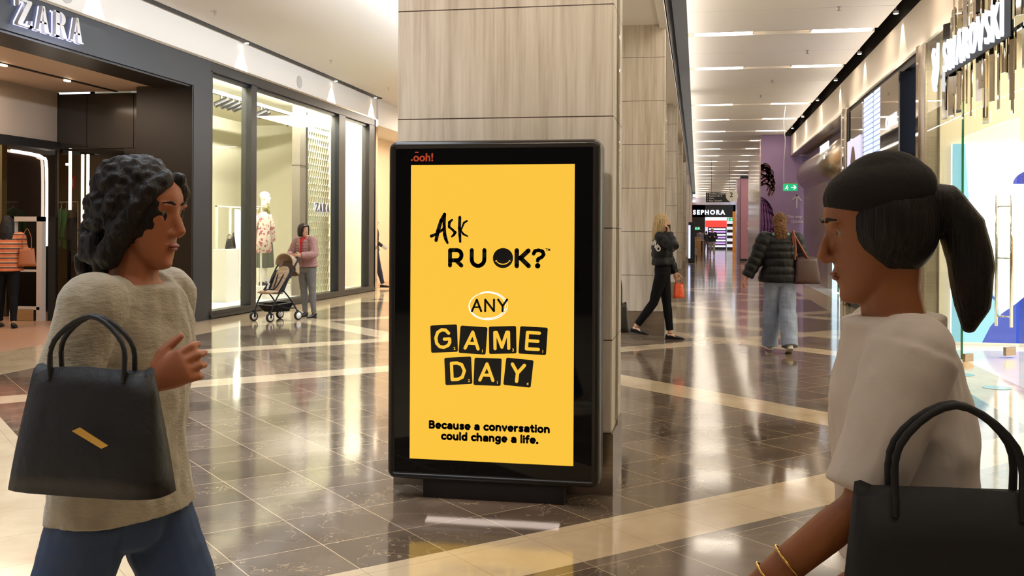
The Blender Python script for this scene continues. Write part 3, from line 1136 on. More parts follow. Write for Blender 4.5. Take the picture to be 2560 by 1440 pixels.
obj('base', rbox(-11.0, -10.6, 14.48, 14.66, 0.0, 0.19, 0.01), M['steel'], t)
obj('side_panel', bx(-10.44, -10.30, 14.62, 14.68, 0.0, 1.7), M['black_pl'], t)
# led strips and fire sign in the alcove
for k, (x, z0, z1) in enumerate(((-10.66, 1.83, 2.85), (-10.42, 0.98, 2.79), (-10.32, 0.98, 2.79))):
    tag(obj('light_strip', rbox(x - 0.02, x + 0.02, 15.5, 15.54, z0, z1, 0.005), M['led'], None), 'vertical glowing strip in the dark alcove of the left shop, %s from the left' % ORD[k], 'light strip', 'alcove light strips')
tag(obj('light_strip', rbox(-10.74, -10.69, 15.5, 15.54, 2.6, 2.64, 0.005), M['led'], None), 'short horizontal glowing strip at the top of the dark alcove', 'light strip')
t = thing('fire_sign', 'red fire extinguisher sign on the alcove wall of the left shop', 'sign', (-11.54, 16.15, 2.27))
obj('plate', bx(-11.60, -11.48, 16.88, 16.9, 2.26, 2.50), mat('sign_red', (190, 30, 34), 0.5), t)
b = bmesh.new()
cyl(b, (-11.54, 16.875, 2.30), (-11.54, 16.875, 2.42), 0.018, 10)
cyl(b, (-11.54, 16.875, 2.42), (-11.54, 16.875, 2.45), 0.008, 8)
obj('symbol', b, M['white_pl'], t)
# clothes rack with green garments
t = thing('clothes_rack', 'metal clothes rack in the dark alcove of the left shop', 'clothes rack', (-11.0, 15.95, 0))
b = bmesh.new()
tube(b, [(-11.2, 15.95, 1.98), (-10.8, 15.95, 1.98)], 0.012)
tube(b, [(-11.2, 15.95, 0), (-11.2, 15.95, 1.98)], 0.012)
tube(b, [(-10.8, 15.95, 0), (-10.8, 15.95, 1.98)], 0.012)
obj('rail', b, M['steel'], t)
gm = mat('green_fabric', (20, 110, 62), 0.8)
dk = mat('dark_fabric', (50, 44, 46), 0.8)
for k, (x, m, w) in enumerate(((-11.12, gm, 'green top hanging leftmost'), (-11.02, gm, 'green top hanging second from left'), (-10.90, dk, 'dark top hanging rightmost'))):
    garment('hanging_top', w + ' on the alcove clothes rack', 'clothing', (x, 15.95, 1.86), 0.32, 0.66 + 0.04 * k, m, PI / 2 + 0.4, 'tops on the alcove rack')
t = thing('panel_reflection', 'glowing tube standing for a reflection in the gloss panel of the left shop', 'light', (-11.55, 15, 0))
b = bmesh.new()
tube(b, [(-11.56, 15.2, 2.84), (-11.56, 15.8, 2.82), (-11.56, 16.02, 2.78), (-11.56, 16.14, 2.6), (-11.56, 16.15, 1.2)], 0.025, 8, 4)
obj('tube', b, M['led'], t)  # tube modelled in place of a light reflection on the gloss panel

# ------------------------------------------------------------------ right side shops
# jewellery store
gl = struct('window_3', bx(3.04, 3.055, 12.42, 14.25, 0.02, 4.10), M['glass_g'])
obj('glass_edge', bx(3.038, 3.057, 12.39, 12.42, 0.02, 4.10), M['glass_edge'], gl)
gl2 = struct('window_4', bx(3.04, 3.055, 5.0, 10.28, 0.02, 4.10), M['glass_g'])
gl3 = struct('window_5', bx(3.04, 3.055, 10.28, 12.42, 2.62, 4.10), M['glass_g'])
t = thing('glass_door', 'frameless glass door standing open with tall chrome pull handles', 'door', (3.05, 12.36, 0))
dM = Matrix.Translation((3.06, 12.36, 0)) @ Matrix.Rotation(math.radians(38), 4, 'Z')
b = bmesh.new()
box(b, 0, 0.92, -0.006, 0.006, 0.03, 2.60, 0, dM)
obj('leaf', b, M['glass_g'], t)
b = bmesh.new()
box(b, 0.0, 0.14, -0.02, 0.02, 0.0, 0.09, 0, dM)
obj('pivot', b, M['steel'], t)
b = bmesh.new()
box(b, 0.72, 0.90, -0.02, 0.02, 0.03, 0.13, 0, dM)
obj('lock', b, M['steel'], t)
for s in (-1, 1):
    b = bmesh.new()
    p = lambda x, y, z: dM @ Vector((x, y, z))
    cyl(b, p(0.70, s * 0.10, 0.38), p(0.70, s * 0.10, 1.96), 0.019, 14)
    for z in (0.5, 1.2, 1.82):
        cyl(b, p(0.70, 0, z), p(0.70, s * 0.10, z), 0.009, 8)
    obj('handle', b, M['chrome'], t, smooth=True)
struct('wall_jewel_party', bx(3.2, 8.0, 14.2, 14.4, 0, 4.14), M['cream'])
struct('wall_jewel_back', bx(7.0, 7.1, 4, 14.2, 0, 4.14), mat('cream_lit', (236, 222, 196), 0.6))
struct('wall_jewel_near', bx(3.1, 8.0, 3.9, 4.0, 0, 4.14), M['cream'])
# light box with a figure in blue
t = thing('light_box', 'bright wall-size advertising light box inside the right-hand glass shop', 'advertising display', (4.9, 14.15, 0.05))
obj('panel', bx(3.34, 6.6, 14.13, 14.195, 0.05, 2.69), emit('lightbox_white', (255, 255, 255), 1.9), t)
def flat(name, cs, m, dpt):
    b = bmesh.new()
    prism(b, cs, 0, 0.003, frame_mat((0, 14.128 - dpt * 0.004, 0), (1, 0, 0), (0, 0, 1)))
    return obj(name, b, m, t)
flat('pale_edge', [(3.34, 0.05), (3.34, 2.69), (3.50, 2.69), (3.55, 1.9), (3.62, 1.1), (3.9, 0.62), (4.0, 0.05)], emit('lightbox_cyan', (160, 222, 236), 1.0), 1)
flat('blue_garment', [(3.72, 0.05), (3.82, 0.26), (3.96, 0.44), (4.12, 0.56), (4.3, 0.72), (4.5, 0.80), (4.9, 0.74), (5.4, 0.5), (5.6, 0.05)], emit('lightbox_blue', (38, 78, 190), 1.0), 2)
flat('blue_hat', arc(4.42, 2.15, 0.33, 0.2, 0, 180, 14), emit('lightbox_blue2', (50, 70, 190), 1.0), 2)
flat('face', arc(4.46, 1.78, 0.27, 0.38, 0, 360, 22)[:-1], emit('lightbox_skin', (255, 236, 228), 1.5), 3)
flat('lips', arc(4.36, 1.52, 0.09, 0.035, 0, 360, 14)[:-1], emit('lightbox_pink', (232, 120, 140), 1.0), 4)
flat('blue_line', [(3.52, 1.95), (3.54, 1.95), (3.54, 1.0), (3.9, 0.62), (3.88, 0.60), (3.52, 0.98)], emit('lightbox_line', (60, 90, 200), 1.0), 4)
flat('glove', [(3.44, 1.16), (3.62, 1.10), (3.76, 1.0), (3.72, 0.92), (3.56, 1.0), (3.44, 0.98), (3.46, 1.05), (3.40, 1.10)], emit('lightbox_glove', (235, 225, 250), 1.2), 5)

# sign with hanging mirror slats
t = thing('crystal_sign', 'illuminated shop name with swan emblem over a cluster of hanging mirrored slats, top right', 'sign', (3.0, 12, 3.0))
SW = frame_mat((2.90, 0, 0), (0, -1, 0), (0, 0, 1))   # x' = -y
def swW(y):
    return -y
rs = random.Random(3)
slat_me = None
for k in range(96):
    f = rs.random()
    y = 13.15 - 4.4 * f
    env = math.sin(min(1, (13.3 - y) / 1.4) * PI / 2)
    up = rs.random() < 0.45
    ln = rs.uniform(0.35, 0.75)
    if up:
        z1 = 3.75 + 0.62 * env * rs.uniform(0.4, 1.0)
    else:
        z1 = 3.40 + 0.2 * rs.random()
        ln = rs.uniform(0.3, 0.82) * (0.55 + 0.45 * env)
    w = rs.uniform(0.06, 0.125)
    x = rs.uniform(2.93, 3.02)
    b = bmesh.new()
    box(b, -0.006, 0.006, -w / 2, w / 2, 0, ln)
    bmesh.ops.rotate(b, verts=b.verts, cent=(0, 0, 0), matrix=Matrix.Rotation(rs.uniform(-0.5, 0.5), 3, 'Z'))
    bmesh.ops.translate(b, verts=b.verts, vec=(x, y, z1 - ln))
    obj('slat', b, M['chrome'] if k % 3 else M['mirror'], t)
obj('backing_bar', bx(2.94, 2.97, 9.0, 13.1, 3.40, 3.44), M['chrome'], t)
b = bmesh.new()
obj('dark_channel', bx(2.885, 2.90, 10.05, 12.55, 3.35, 3.74), mat('sign_channel', (12, 18, 26), 0.5, spec=0.2), t)
# letters: condensed high-contrast strokes, x 0..1 scaled to cell, y 0..1
LET = {
    'S': [([(0.85, 0.80, 0.06), (0.72, 0.94, 0.08), (0.5, 0.98, 0.10), (0.25, 0.90, 0.16), (0.18, 0.74, 0.2), (0.35, 0.58, 0.24), (0.65, 0.44, 0.24), (0.85, 0.28, 0.2), (0.75, 0.10, 0.16), (0.5, 0.02, 0.10), (0.25, 0.06, 0.08), (0.12, 0.22, 0.06)], .2)],
    'W': [([(0.0, 1), (0.28, 0.0)], .2), ([(0.28, 0.0), (0.5, 0.95)], .07), ([(0.45, 0.95), (0.72, 0.0)], .2), ([(0.72, 0.0), (1.0, 1)], .07)],
    'A': [([(0.08, 0.0), (0.5, 1.0)], .07), ([(0.5, 1.0), (0.9, 0.0)], .22), ([(0.2, 0.32), (0.78, 0.32)], .06), ([(0, 0.02), (0.2, 0.02)], .05)],
    'R': [([(0.2, 0.0), (0.2, 1.0)], .2), ([(0.2, 0.97, .06), (0.6, 0.97, .08), (0.82, 0.78, .2), (0.6, 0.54, .08), (0.2, 0.52, .06)], .1), ([(0.5, 0.52), (0.95, 0.0)], .2)],
    'O': [([(x, y, 0.08 + 0.14 * abs(math.cos(math.radians(a)))) for a, (x, y) in zip(range(0, 361, 24), arc(0.5, 0.5, 0.38, 0.46, 0, 360, 15))], .2)],
    'V': [([(0.05, 1), (0.5, 0.0)], .22), ([(0.5, 0.0), (0.92, 1)], .07)],
    'K': [([(0.18, 0.0), (0.18, 1.0)], .2), ([(0.22, 0.42), (0.85, 1.0)], .07), ([(0.42, 0.58), (0.95, 0.0)], .22)],
    'I': [([(0.5, 0.0), (0.5, 1.0)], .22), ([(0.3, 0.02), (0.7, 0.02)], .05), ([(0.3, 0.98), (0.7, 0.98)], .05)],
}
word = 'SWAROVSKI'
wid = [0.8, 1.25, 1.0, 0.95, 1.05, 0.95, 0.8, 1.0, 0.5]
tot = sum(wid)
pos0 = 12.48
span = pos0 - 10.10
cur = 0
for ch, w in zip(word, wid):
    ww = w / tot * span
    Hh = 0.335
    b = bmesh.new()
    st = [([tuple([-(pos0) + cur + p[0] * ww * 0.86, 3.385 + p[1] * Hh] + ([p[2] * 0.18] if len(p) > 2 else [])) for p in pts], wd_ * 0.18) for pts, wd_ in LET[ch]]
    stroke_bm(b, st, 0.03, frame_mat((2.86, 0, 0), (0, -1, 0), (0, 0, 1)), cap='round', front=-0.0)
    obj('letter', b, M['sign_w'], t)
    cur += ww
# swan emblem
b = bmesh.new()
FM = frame_mat((2.86, 0, 0), (0, -1, 0), (0, 0, 1))
c0 = -12.93
stroke_bm(b, [([(c0 + 0.03, 3.720, .03), (c0 - 0.03, 3.740, .05), (c0 - 0.07, 3.680, .06), (c0 - 0.03, 3.600, .06), (c0 + 0.02, 3.530, .07), (c0 - 0.01, 3.440, .10), (c0 + 0.03, 3.370, .12), (c0 + 0.08, 3.320, .06)], .06),
              ([(c0 + 0.07, 3.360, .12), (c0 + 0.13, 3.480, .13), (c0 + 0.16, 3.620, .08), (c0 + 0.19, 3.780, .02)], .1),
              ([(c0 - 0.02, 3.400, .12), (c0 + 0.02, 3.280, .09), (c0 + 0.07, 3.240, .05)], .1)], 0.03, FM)
obj('swan_emblem', b, M['sign_w'], t)

# party column between the shops
t = thing('steel_column', 'narrow polished steel column between the glass shop and the dark shopfront', 'column', (3.1, 14.5, 0))
obj('shaft', rbox(3.02, 3.26, 14.28, 14.58, 0, 4.1, 0.01), M['steel'], t)
obj('edge', bx(3.0, 3.05, 14.58, 14.74, 0, 4.1), M['mirror'], t)

# dark cosmetics shopfront (Y 14.74..21.6)
struct('wall_dark_shop_frame', bx(3.12, 3.3, 14.74, 21.6, 4.0, 4.13), M['slot'])
bm = bmesh.new()
for y in (18.4, 21.4):
    box(bm, 3.06, 3.18, y, y + 0.10, 0, 4.0)
for y in (15.1, 16.55, 20.9):
    box(bm, 3.27, 3.29, y, y + 0.10, 0, 2.7)
box(bm, 3.03, 3.18, 17.4, 21.5, 2.66, 2.72)
box(bm, 3.10, 3.16, 14.8, 21.5, 0.0, 0.08)
struct('wall_dark_shop_mullions', bm, M['black'])
struct('wall_dark_shop_back', bx(5.6, 5.7, 14.6, 22.5, 0, 4.1), mat('teal_grey_wall', (70, 92, 92), 0.4))
bl = NT('slatted_blind')
sp = bl.n('SeparateXYZ')
bl.l(bl.n('NewGeometry').outputs['Position'], sp.inputs[0])
w = bl.math('GREATER_THAN', bl.math('FRACT', bl.math('MULTIPLY', sp.outputs[2], 11.0)), 0.22)
bl.b.inputs['Base Color'].default_value = (0.1, 0.12, 0.15, 1)
bl.l(bl.mix(w, lin((120, 140, 190)), lin((205, 218, 255))), bl.b.inputs['Emission Color'])
bl.b.inputs['Emission Strength'].default_value = 1.0
for k, (y0, y1, z0, z1) in enumerate(((14.77, 15.8, 2.72, 3.99), (17.42, 18.38, 2.73, 3.99), (18.52, 19.42, 2.73, 3.99))):
    bxx = 3.26 if k == 0 else 3.04
    tag(obj('lit_blind', bx(bxx, bxx + 0.02, y0, y1, z0, z1), bl.m), 'blue-white backlit slatted panel of the upper dark shopfront, %s from the right' % ORD[k], 'light panel', 'backlit panels of the dark shopfront')
mb = thing('mirrored_box_sign', 'projecting mirrored box with white shop name on the dark shopfront', 'sign', (3.0, 16.5, 2.5))
obj('mirror_face', bx(2.98, 3.0, 15.85, 17.38, 2.55, 3.95), M['mirror'], mb)
obj('box_body', bx(3.0, 3.25, 15.85, 17.38, 2.56, 3.94), mat('black_lacquer', (8, 8, 10), 0.3, spec=0.3), mb)
put_text('lettering', 'CHANEL', 0.26, M['sign_w'], mb, (2.975, 16.4, 3.17), (0, -1, 0), (0, 0, 1), offset=0.006, xs=0.95, extrude=0.003)
tag(obj('mirror_panel', bx(3.02, 3.05, 19.45, 20.9, 2.5, 3.95), M['mirror']), 'tall bronze mirror panel at the left of the dark shopfront', 'mirror')
tag(obj('mirror_panel', bx(3.02, 3.05, 17.55, 18.25, 1.9, 2.6), M['mirror']), 'small bronze mirror panel under the backlit blind of the dark shopfront', 'mirror')
t = thing('arch_poster', 'backlit poster with an arch shape in the dark shopfront', 'poster', (3.0, 20.3, 2.0))
obj('sheet', bx(2.99, 3.01, 19.5, 21.15, 1.9, 3.35), emit('poster_white', (206, 200, 240), 1.0), t)
b = bmesh.new()
F2 = frame_mat((2.985, 0, 0), (0, -1, 0), (0, 0, 1))
prism(b, [(-20.0, 1.9)] + [(-20.35 + 0.35 * math.cos(math.radians(a)), 2.6 + 0.6 * math.sin(math.radians(a))) for a in range(0, 181, 12)] + [(-20.7, 1.9)], 0, 0.004, F2)
obj('arch', b, mat('poster_brown', (120, 92, 82), 0.6), t)
b = bmesh.new()
prism(b, [(-20.22, 1.95)] + [(-20.35 + 0.14 * math.cos(math.radians(a)), 2.45 + 0.32 * math.sin(math.radians(a))) for a in range(0, 181, 15)] + [(-20.48, 1.95)], 0.004, 0.008, F2)
obj('inner_arch', b, emit('poster_inner', (214, 204, 236), 0.9), t)
tag(obj('glass_panel', bx(3.20, 3.21, 14.8, 21.4, 0.08, 2.52), glass('teal_glass', (0.45, 0.62, 0.62))), 'teal tinted glazing of the dark shopfront', 'window')
for k, y in enumerate((16.3, 18.0)):
    tag(obj('counter_display', rbox(4.2, 4.6, y - 0.3, y + 0.3, 0, 1.1, 0.02), emit('violet_glow', (150, 130, 220), 0.8)), 'violet glowing display counter inside the dark shopfront, %s one' % ('nearer' if k == 0 else 'farther'), 'counter', 'glowing counters')

# column and curved steel shopfront beyond
t = thing('steel_column', 'polished steel column at the left end of the dark shopfront', 'column', (3.2, 22.2, 0))
obj('shaft', rbox(3.02, 3.5, 21.6, 22.3, 0, 4.12, 0.02), M['steel'], t)
obj('edge', bx(3.0, 3.02, 21.75, 21.95, 0, 4.12), M['mirror'], t)
t = thing('steel_shopfront', 'brushed steel and glass sportswear shopfront with rounded metal canopy', 'shopfront', (3.6, 27, 0))
b = bmesh.new()
cyl(b, (3.72, 22.4, 3.42), (3.72, 34.0, 3.42), 0.52, 40)
obj('canopy', b, M['steel'], t, smooth=True)
obj('fascia', bx(3.46, 3.6, 22.35, 34.6, 3.4, 4.14), mat('violet_steel', (120, 100, 118), 0.15, metal=0.9), t)
obj('steel_wall', bx(3.5, 3.62, 28.3, 34.6, 0, 3.2), M['steel'], t)
obj('pane', bx(3.5, 3.515, 22.4, 28.3, 0.02, 3.0), M['glass_g'], t)
obj('pane_edge', bx(3.49, 3.52, 26.2, 26.24, 0.02, 3.0), M['glass_edge'], t)
put_text('lettering', 'STYLERUNNER', 0.27, M['sign_w'], t, (3.2, 26.6, 3.62), (0, -1, 0), (0, 0, 1), offset=0.006, extrude=0.01)
put_text('small_lettering', 'THE', 0.14, M['sign_w'], t, (3.2, 26.6, 3.42), (0, -1, 0), (0, 0, 1), offset=0.003, extrude=0.01)
struct('wall_sport_back', bx(6.0, 6.1, 22.5, 34.6, 0, 4.1), mat('pale_green_wall', (206, 218, 208), 0.5))
struct('wall_sport_party', bx(3.3, 6.1, 22.4, 22.45, 0, 4.1), M['white'])

# hoardings on the right
hm = NT('purple_mural')
hm.b.inputs['Roughness'].default_value = 0.55
nz = hm.noise(hm.pos((1, 1, 1)), 0.9, 2)
hm.l(hm.mix(nz, lin((146, 116, 158)), lin((176, 148, 188))), hm.b.inputs['Base Color'])
t = thing('purple_hoarding', 'tall purple hoarding with fashion mural and a white arrow beside the corridor', 'hoarding', (3.0, 35, 0))
obj('panel', bx(2.12, 3.59, 34.9, 35.0, 0, 4.84), hm.m, t)
obj('side_panel', bx(2.08, 2.12, 34.9, 42.4, 0, 4.7), mat('glossy_hoarding_side', (190, 168, 170), 0.12, metal=0.6), t)
FH = frame_mat((0, 34.89, 0), (1, 0, 0), (0, 0, 1))
hairm = mat('mural_hair', (112, 66, 64), 0.6)
furm = mat('mural_fur', (136, 84, 146), 0.6)
b = bmesh.new()
r3 = random.Random(5)
for k in range(26):
    z0 = 3.1 + 0.75 * r3.random()
    L = r3.uniform(0.25, 0.5) * (1.15 - abs(z0 - 3.4))
    pts = [(2.13, z0), (2.13 + L * 0.5, z0 + r3.uniform(-0.1, 0.12)), (2.13 + L, z0 - r3.uniform(0.05, 0.25)), (2.13 + L * 0.8, z0 - r3.uniform(0.2, 0.4))]
    sp_ = [(p.x, p.y) for p in smooth_path([(a, c, 0) for a, c in pts], 4)]
    stroke_bm(b, [(sp_, 0.035)], 0.003, FH)
obj('mural_hair', b, hairm, t)
b = bmesh.new()
for k in range(60):
    z0 = 0.9 + 1.75 * (k / 60)
    L = 0.5 * math.sin(PI * (0.15 + 0.75 * k / 60)) + r3.uniform(0, 0.08)
    pts = [(2.13, z0 + 0.12), (2.13 + L * 0.6, z0 + 0.06), (2.13 + L, z0 - 0.05)]
    sp_ = [(p.x, p.y) for p in smooth_path([(a, c, 0) for a, c in pts], 3)]
    stroke_bm(b, [(sp_, 0.02 + 0.02 * r3.random())], 0.003, FH)
prism(b, [(2.125, 0.3), (2.35, 0.4), (2.55, 0.9), (2.6, 1.5), (2.5, 2.2), (2.3, 2.55), (2.125, 2.6)], -0.004, -0.001, FH)
obj('mural_fur', b, furm, t)
pale = mat('mural_white', (226, 206, 214), 0.6)
put_text('lettering', 'This way', 0.14, pale, t, (2.98, 34.885, 2.03), (1, 0, 0), (0, 0, 1), align='LEFT', offset=0.004)
put_text('lettering', 'Gorman', 0.14, pale, t, (3.12, 34.885, 1.87), (1, 0, 0), (0, 0, 1), align='LEFT', offset=0.004)
b = bmesh.new()
stroke_bm(b, [([(3.31, 2.38), (3.31, 2.80)], 0.045), ([(3.16, 2.62), (3.31, 2.80), (3.46, 2.62)], 0.045)], 0.003, frame_mat((0, 34.888, 0), (1, 0, 0), (0, 0, 1)))
obj('arrow', b, pale, t)
t = thing('pink_hoarding', 'pink square hoarding column with black base beyond the purple hoarding', 'hoarding', (3.2, 56, 0))
obj('panel', bx(2.35, 4.4, 55.9, 58, 0.12, 4.52), M['pink'], t)
obj('base', bx(2.33, 4.4, 55.88, 58, 0, 0.12), M['black'], t)
obj('cap', bx(2.33, 4.4, 55.88, 58, 4.52, 4.66), M['black'], t)
obj('glossy_edge', bx(2.16, 2.34, 56.4, 58.6, 0, 4.5), mat('glossy_pink_edge', (196, 164, 184), 0.18, metal=0.5), t)
put_text('lettering', 'This way\nGorman', 0.22, pale, t, (3.05, 55.87, 1.95), (1, 0, 0), (0, 0, 1), offset=0.002)
b = bmesh.new()
stroke_bm(b, [([(3.05, 2.35), (3.05, 2.72)], 0.035), ([(2.92, 2.58), (3.05, 2.72), (3.18, 2.58)], 0.035)], 0.003, frame_mat((0, 55.87, 0), (1, 0, 0), (0, 0, 1)))
obj('arrow', b, pale, t)
struct('wall_orange', bx(2.80, 4.2, 82, 82.1, 0, 3.3), M['orange_wall'])
struct('wall_right_far', bx(4.45, 4.5, 42.6, 97, 0, 4.86), M['cream'])
struct('wall_right_mid', bx(3.6, 3.7, 35, 42.5, 0, 4.86), M['cream'])
# exit signs
def exit_sign(x, y, z, w, label, two=True, s=1.0):
    t = thing('exit_sign', label, 'exit sign', (x, y, z))
    h = w * 0.5
    obj('plate', rbox(x - w / 2, x + w / 2, y - 0.02, y + 0.02, z, z + h, 0.006), emit('exit_green', (24, 170, 110), 1.0), t)
    obj('rail', bx(x - w / 2, x + w / 2, y - 0.02, y + 0.02, z + h, z + h + 0.03), mat('exit_rail', (190, 160, 130), 0.4), t)
    F = frame_mat((x - w / 2, y - 0.024, z), (1, 0, 0), (0, 0, 1))
    b = bmesh.new()
    stroke_bm(b, [([(w * 0.58, h * 0.5), (w * 0.88, h * 0.5)], h * 0.13), ([(w * 0.75, h * 0.78), (w * 0.9, h * 0.5), (w * 0.75, h * 0.22)], h * 0.13)], 0.003, F)
    stroke_bm(b, [([(w * 0.27, h * 0.62), (w * 0.24, h * 0.40)], h * 0.13), ([(w * 0.24, h * 0.40), (w * 0.33, h * 0.28), (w * 0.30, h * 0.12)], h * 0.08),
                  ([(w * 0.24, h * 0.40), (w * 0.17, h * 0.28), (w * 0.12, h * 0.30)], h * 0.08), ([(w * 0.18, h * 0.55), (w * 0.27, h * 0.62), (w * 0.36, h * 0.52)], h * 0.07)], 0.003, F)
    ringp = arc(w * 0.29, h * 0.80, h * 0.08, h * 0.08, 0, 360, 12)[:-1]
    prism(b, ringp, 0, 0.003, F)
    obj('symbols', b, emit('exit_white', (240, 255, 246), 1.0), t)
    return t


t = exit_sign(2.38, 26.88, 2.61, 0.36, 'green exit sign with running figure and arrow hanging in front of the purple hoarding')
b = bmesh.new()
tube(b, [(2.22, 26.88, 2.84), (2.22, 26.88, 3.4), (2.25, 26.88, 3.9), (2.21, 26.88, 4.4), (2.26, 26.88, 4.87)], 0.008, 6, 3)
obj('cable', b, M['white_pl'], t)
t = exit_sign(2.75, 88, 2.62, 0.5, 'small green exit sign near the black and white striped column far away')
obj('drop_rod', bx(2.74, 2.76, 87.99, 88.01, 2.88, 4.9), M['black_pl'], t)
t = exit_sign(0.0, 94.97, 1.86, 0.5, 'small green exit sign low on the black far shopfront')

# hanging way-finding sign
t = thing('wayfinding_sign', 'black hanging direction sign with a pale disc numbered 2', 'sign', (1.0, 46, 2.9))
obj('board', rbox(0.38, 1.42, 45.9, 46.0, 2.915, 3.36, 0.01), mat('sign_black', (34, 30, 28), 0.5), t)
b = bmesh.new()
cyl(b, (1.53, 45.88, 3.20), (1.53, 46.02, 3.20), 0.27, 30)
obj('disc', b, mat('sign_cream', (220, 206, 182), 0.5), t)
for x in (0.62, 1.42):
    b = bmesh.new()
    cyl(b, (x, 45.95, 3.36), (x, 45.95, 4.87), 0.008, 6)
    obj('rod', b, M['slot'], t)
tw = mat('sign_text', (205, 196, 184), 0.6)
for k, s in enumerate(('Rooftop Carparks', 'Fashion On 3', 'Valet', 'Blue Carpark')):
    put_text('lettering', s, 0.105, tw, t, (0.52, 45.89, 3.265 - 0.105 * k), (1, 0, 0), (0, 0, 1), align='LEFT', offset=0.002)
    z = 3.30 - 0.105 * k
    b = bmesh.new()
    if k < 2:
        stroke_bm(b, [([(0.45, z - 0.035), (0.45, z + 0.035)], 0.012), ([(0.425, z + 0.01), (0.45, z + 0.035), (0.475, z + 0.01)], 0.012)], 0.003, frame_mat((0, 45.89, 0), (1, 0, 0), (0, 0, 1)))
    else:
        stroke_bm(b, [([(0.475, z + 0.03), (0.43, z - 0.025)], 0.012), ([(0.43, z + 0.01), (0.43, z - 0.025), (0.465, z - 0.025)], 0.012)], 0.003, frame_mat((0, 45.89, 0), (1, 0, 0), (0, 0, 1)))
    obj('arrow', b, tw, t)
put_text('number', '2', 0.30, M['black_pl'], t, (1.50, 45.875, 3.14), (1, 0, 0), (0, 0, 1), offset=0.006)

# far beauty shop closing the corridor
bm = bx(-0.55, 0.72, 95, 95.3, 0, 4.2)
box(bm, -0.55, 4.2, 95, 95.3, 3.05, 4.2)
box(bm, 3.3, 4.2, 95, 95.3, 0, 4.2)
struct('wall_far_shopfront', bm, M['black'])
struct('wall_far_bulkhead', bx(-2, 4.2, 94.9, 95.3, 4.2, 4.95), mat('pale_bulkhead', (214, 208, 224), 0.5))
struct('wall_far_interior', bx(-2, 5, 101, 101.1, 0, 4), emit('beauty_wall', (236, 226, 246), 0.75))
t = thing('far_shop_sign', 'glowing white capital letters on the black shopfront closing the corridor', 'sign', (1.2, 94.9, 3.3))
put_text('lettering', 'SEPHORA', 0.56, M['sign_w'], t, (1.06, 94.93, 3.32), (1, 0, 0), (0, 0, 1), offset=0.03, extrude=0.03, spacing=1.3, xs=1.0)
tag(obj('red_poster', bx(0.74, 2.70, 94.8, 94.85, 2.1, 2.75), emit('poster_red', (238, 60, 50), 1.2)), 'red banner hanging in the opening of the far shop', 'banner')
tag(obj('white_banner', bx(0.74, 2.9, 94.86, 94.9, 2.75, 3.05), emit('banner_white', (240, 236, 250), 1.3)), 'white banner above the red one in the far shop', 'banner')
t = thing('striped_column', 'black and white striped column at the right of the far shop entrance', 'column', (3.0, 94.6, 0))
for k in range(11):
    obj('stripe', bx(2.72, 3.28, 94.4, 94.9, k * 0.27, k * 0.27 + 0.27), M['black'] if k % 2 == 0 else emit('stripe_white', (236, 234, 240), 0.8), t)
for k in range(7):
    tag(obj('cosmetics_shelf', rbox(1.1 + 0.0 * k, 2.65, 96.5, 96.9, 0.25 + 0.27 * k, 0.40 + 0.27 * k, 0.01), emit('shelf_violet', (196, 150, 226) if k % 2 else (250, 246, 255), 1.1)),
        'glowing shelf of cosmetics inside the far shop, %s from the floor' % ORD[k], 'shelf', 'far shop shelves')
struct('wall_far_shelf_unit', bx(1.0, 2.75, 96.9, 97.0, 0, 2.2), M['black_pl'])
tag(obj('red_light_edge', bx(-0.56, -0.48, 94.6, 94.9, 0, 4.2), emit('red_edge', (220, 70, 60), 1.0)), 'thin red illuminated edge at the left of the far shop', 'light strip')
# ================================================================== ADVERTISING DISPLAY
YD = 5.27
DX0, DX1, DZ0, DZ1 = -1.680, -0.500, 0.110, 1.976
t = thing('advertising_display', 'large black portrait digital display with a yellow poster on its lit screen', 'digital display', (-1.09, 5.4, 0))
XZ = frame_mat((0, YD, 0), (1, 0, 0), (0, 0, 1))   # local z points to the camera (-Y)
def rr_pts(x0, x1, z0, z1, r, n=6):
    return rrect((x0 + x1) / 2, (z0 + z1) / 2, x1 - x0, z1 - z0, r, 0, n)
def frame_ring(b, o0, o1, yo, yi):
    """ring faces between outline o0 (at depth yo) and o1 (depth yi), both lists of (x,z)"""
    a = [b.verts.new((x, yo, z)) for x, z in o0]
    c = [b.verts.new((x, yi, z)) for x, z in o1]
    n = len(a)
    for i in range(n):
        b.faces.new((a[i], a[(i + 1) % n], c[(i + 1) % n], c[i]))
b = bmesh.new()
prof = [(0.0, 5.43), (0.0, 5.32), (0.004, 5.295), (0.012, 5.278), (0.022, 5.270), (0.034, 5.268), (0.036, 5.274), (0.046, 5.274)]
outs = [(rr_pts(DX0 + i, DX1 - i, DZ0 + i, DZ1 - i, max(0.05 - i, 0.006)), y) for i, y in prof]
for (a, ya), (c, yc) in zip(outs, outs[1:]):
    frame_ring(b, a, c, ya, yc)
va = [b.verts.new((x, 5.43, z)) for x, z in outs[0][0]]
b.faces.new(va)
bmesh.ops.remove_doubles(b, verts=b.verts, dist=1e-5)
obj('housing', b, mat('housing_black', (40, 35, 31), 0.3, metal=0.25), t, smooth=True)
b = bmesh.new()
prism(b, rr_pts(DX0 + 0.044, DX1 - 0.044, DZ0 + 0.044, DZ1 - 0.044, 0.008), -0.02, -0.006, XZ)
front = obj('front_glass', b, M['disp_glass'], t)
obj('foot', rbox(-1.492, -0.70, 5.35, 5.44, 0.0, 0.11, 0.004), mat('foot_black', (26, 22, 24), 0.35, bump=0.2, bscale=300), t)
SX0, SX1, SZ0, SZ1 = -1.547, -0.643, 0.230, 1.840
b = bmesh.new()
prism(b, [(SX0, SZ0), (SX1, SZ0), (SX1, SZ1), (SX0, SZ1)], -0.006, -0.004, XZ)
scr = obj('screen', b, M['yellow'], t)
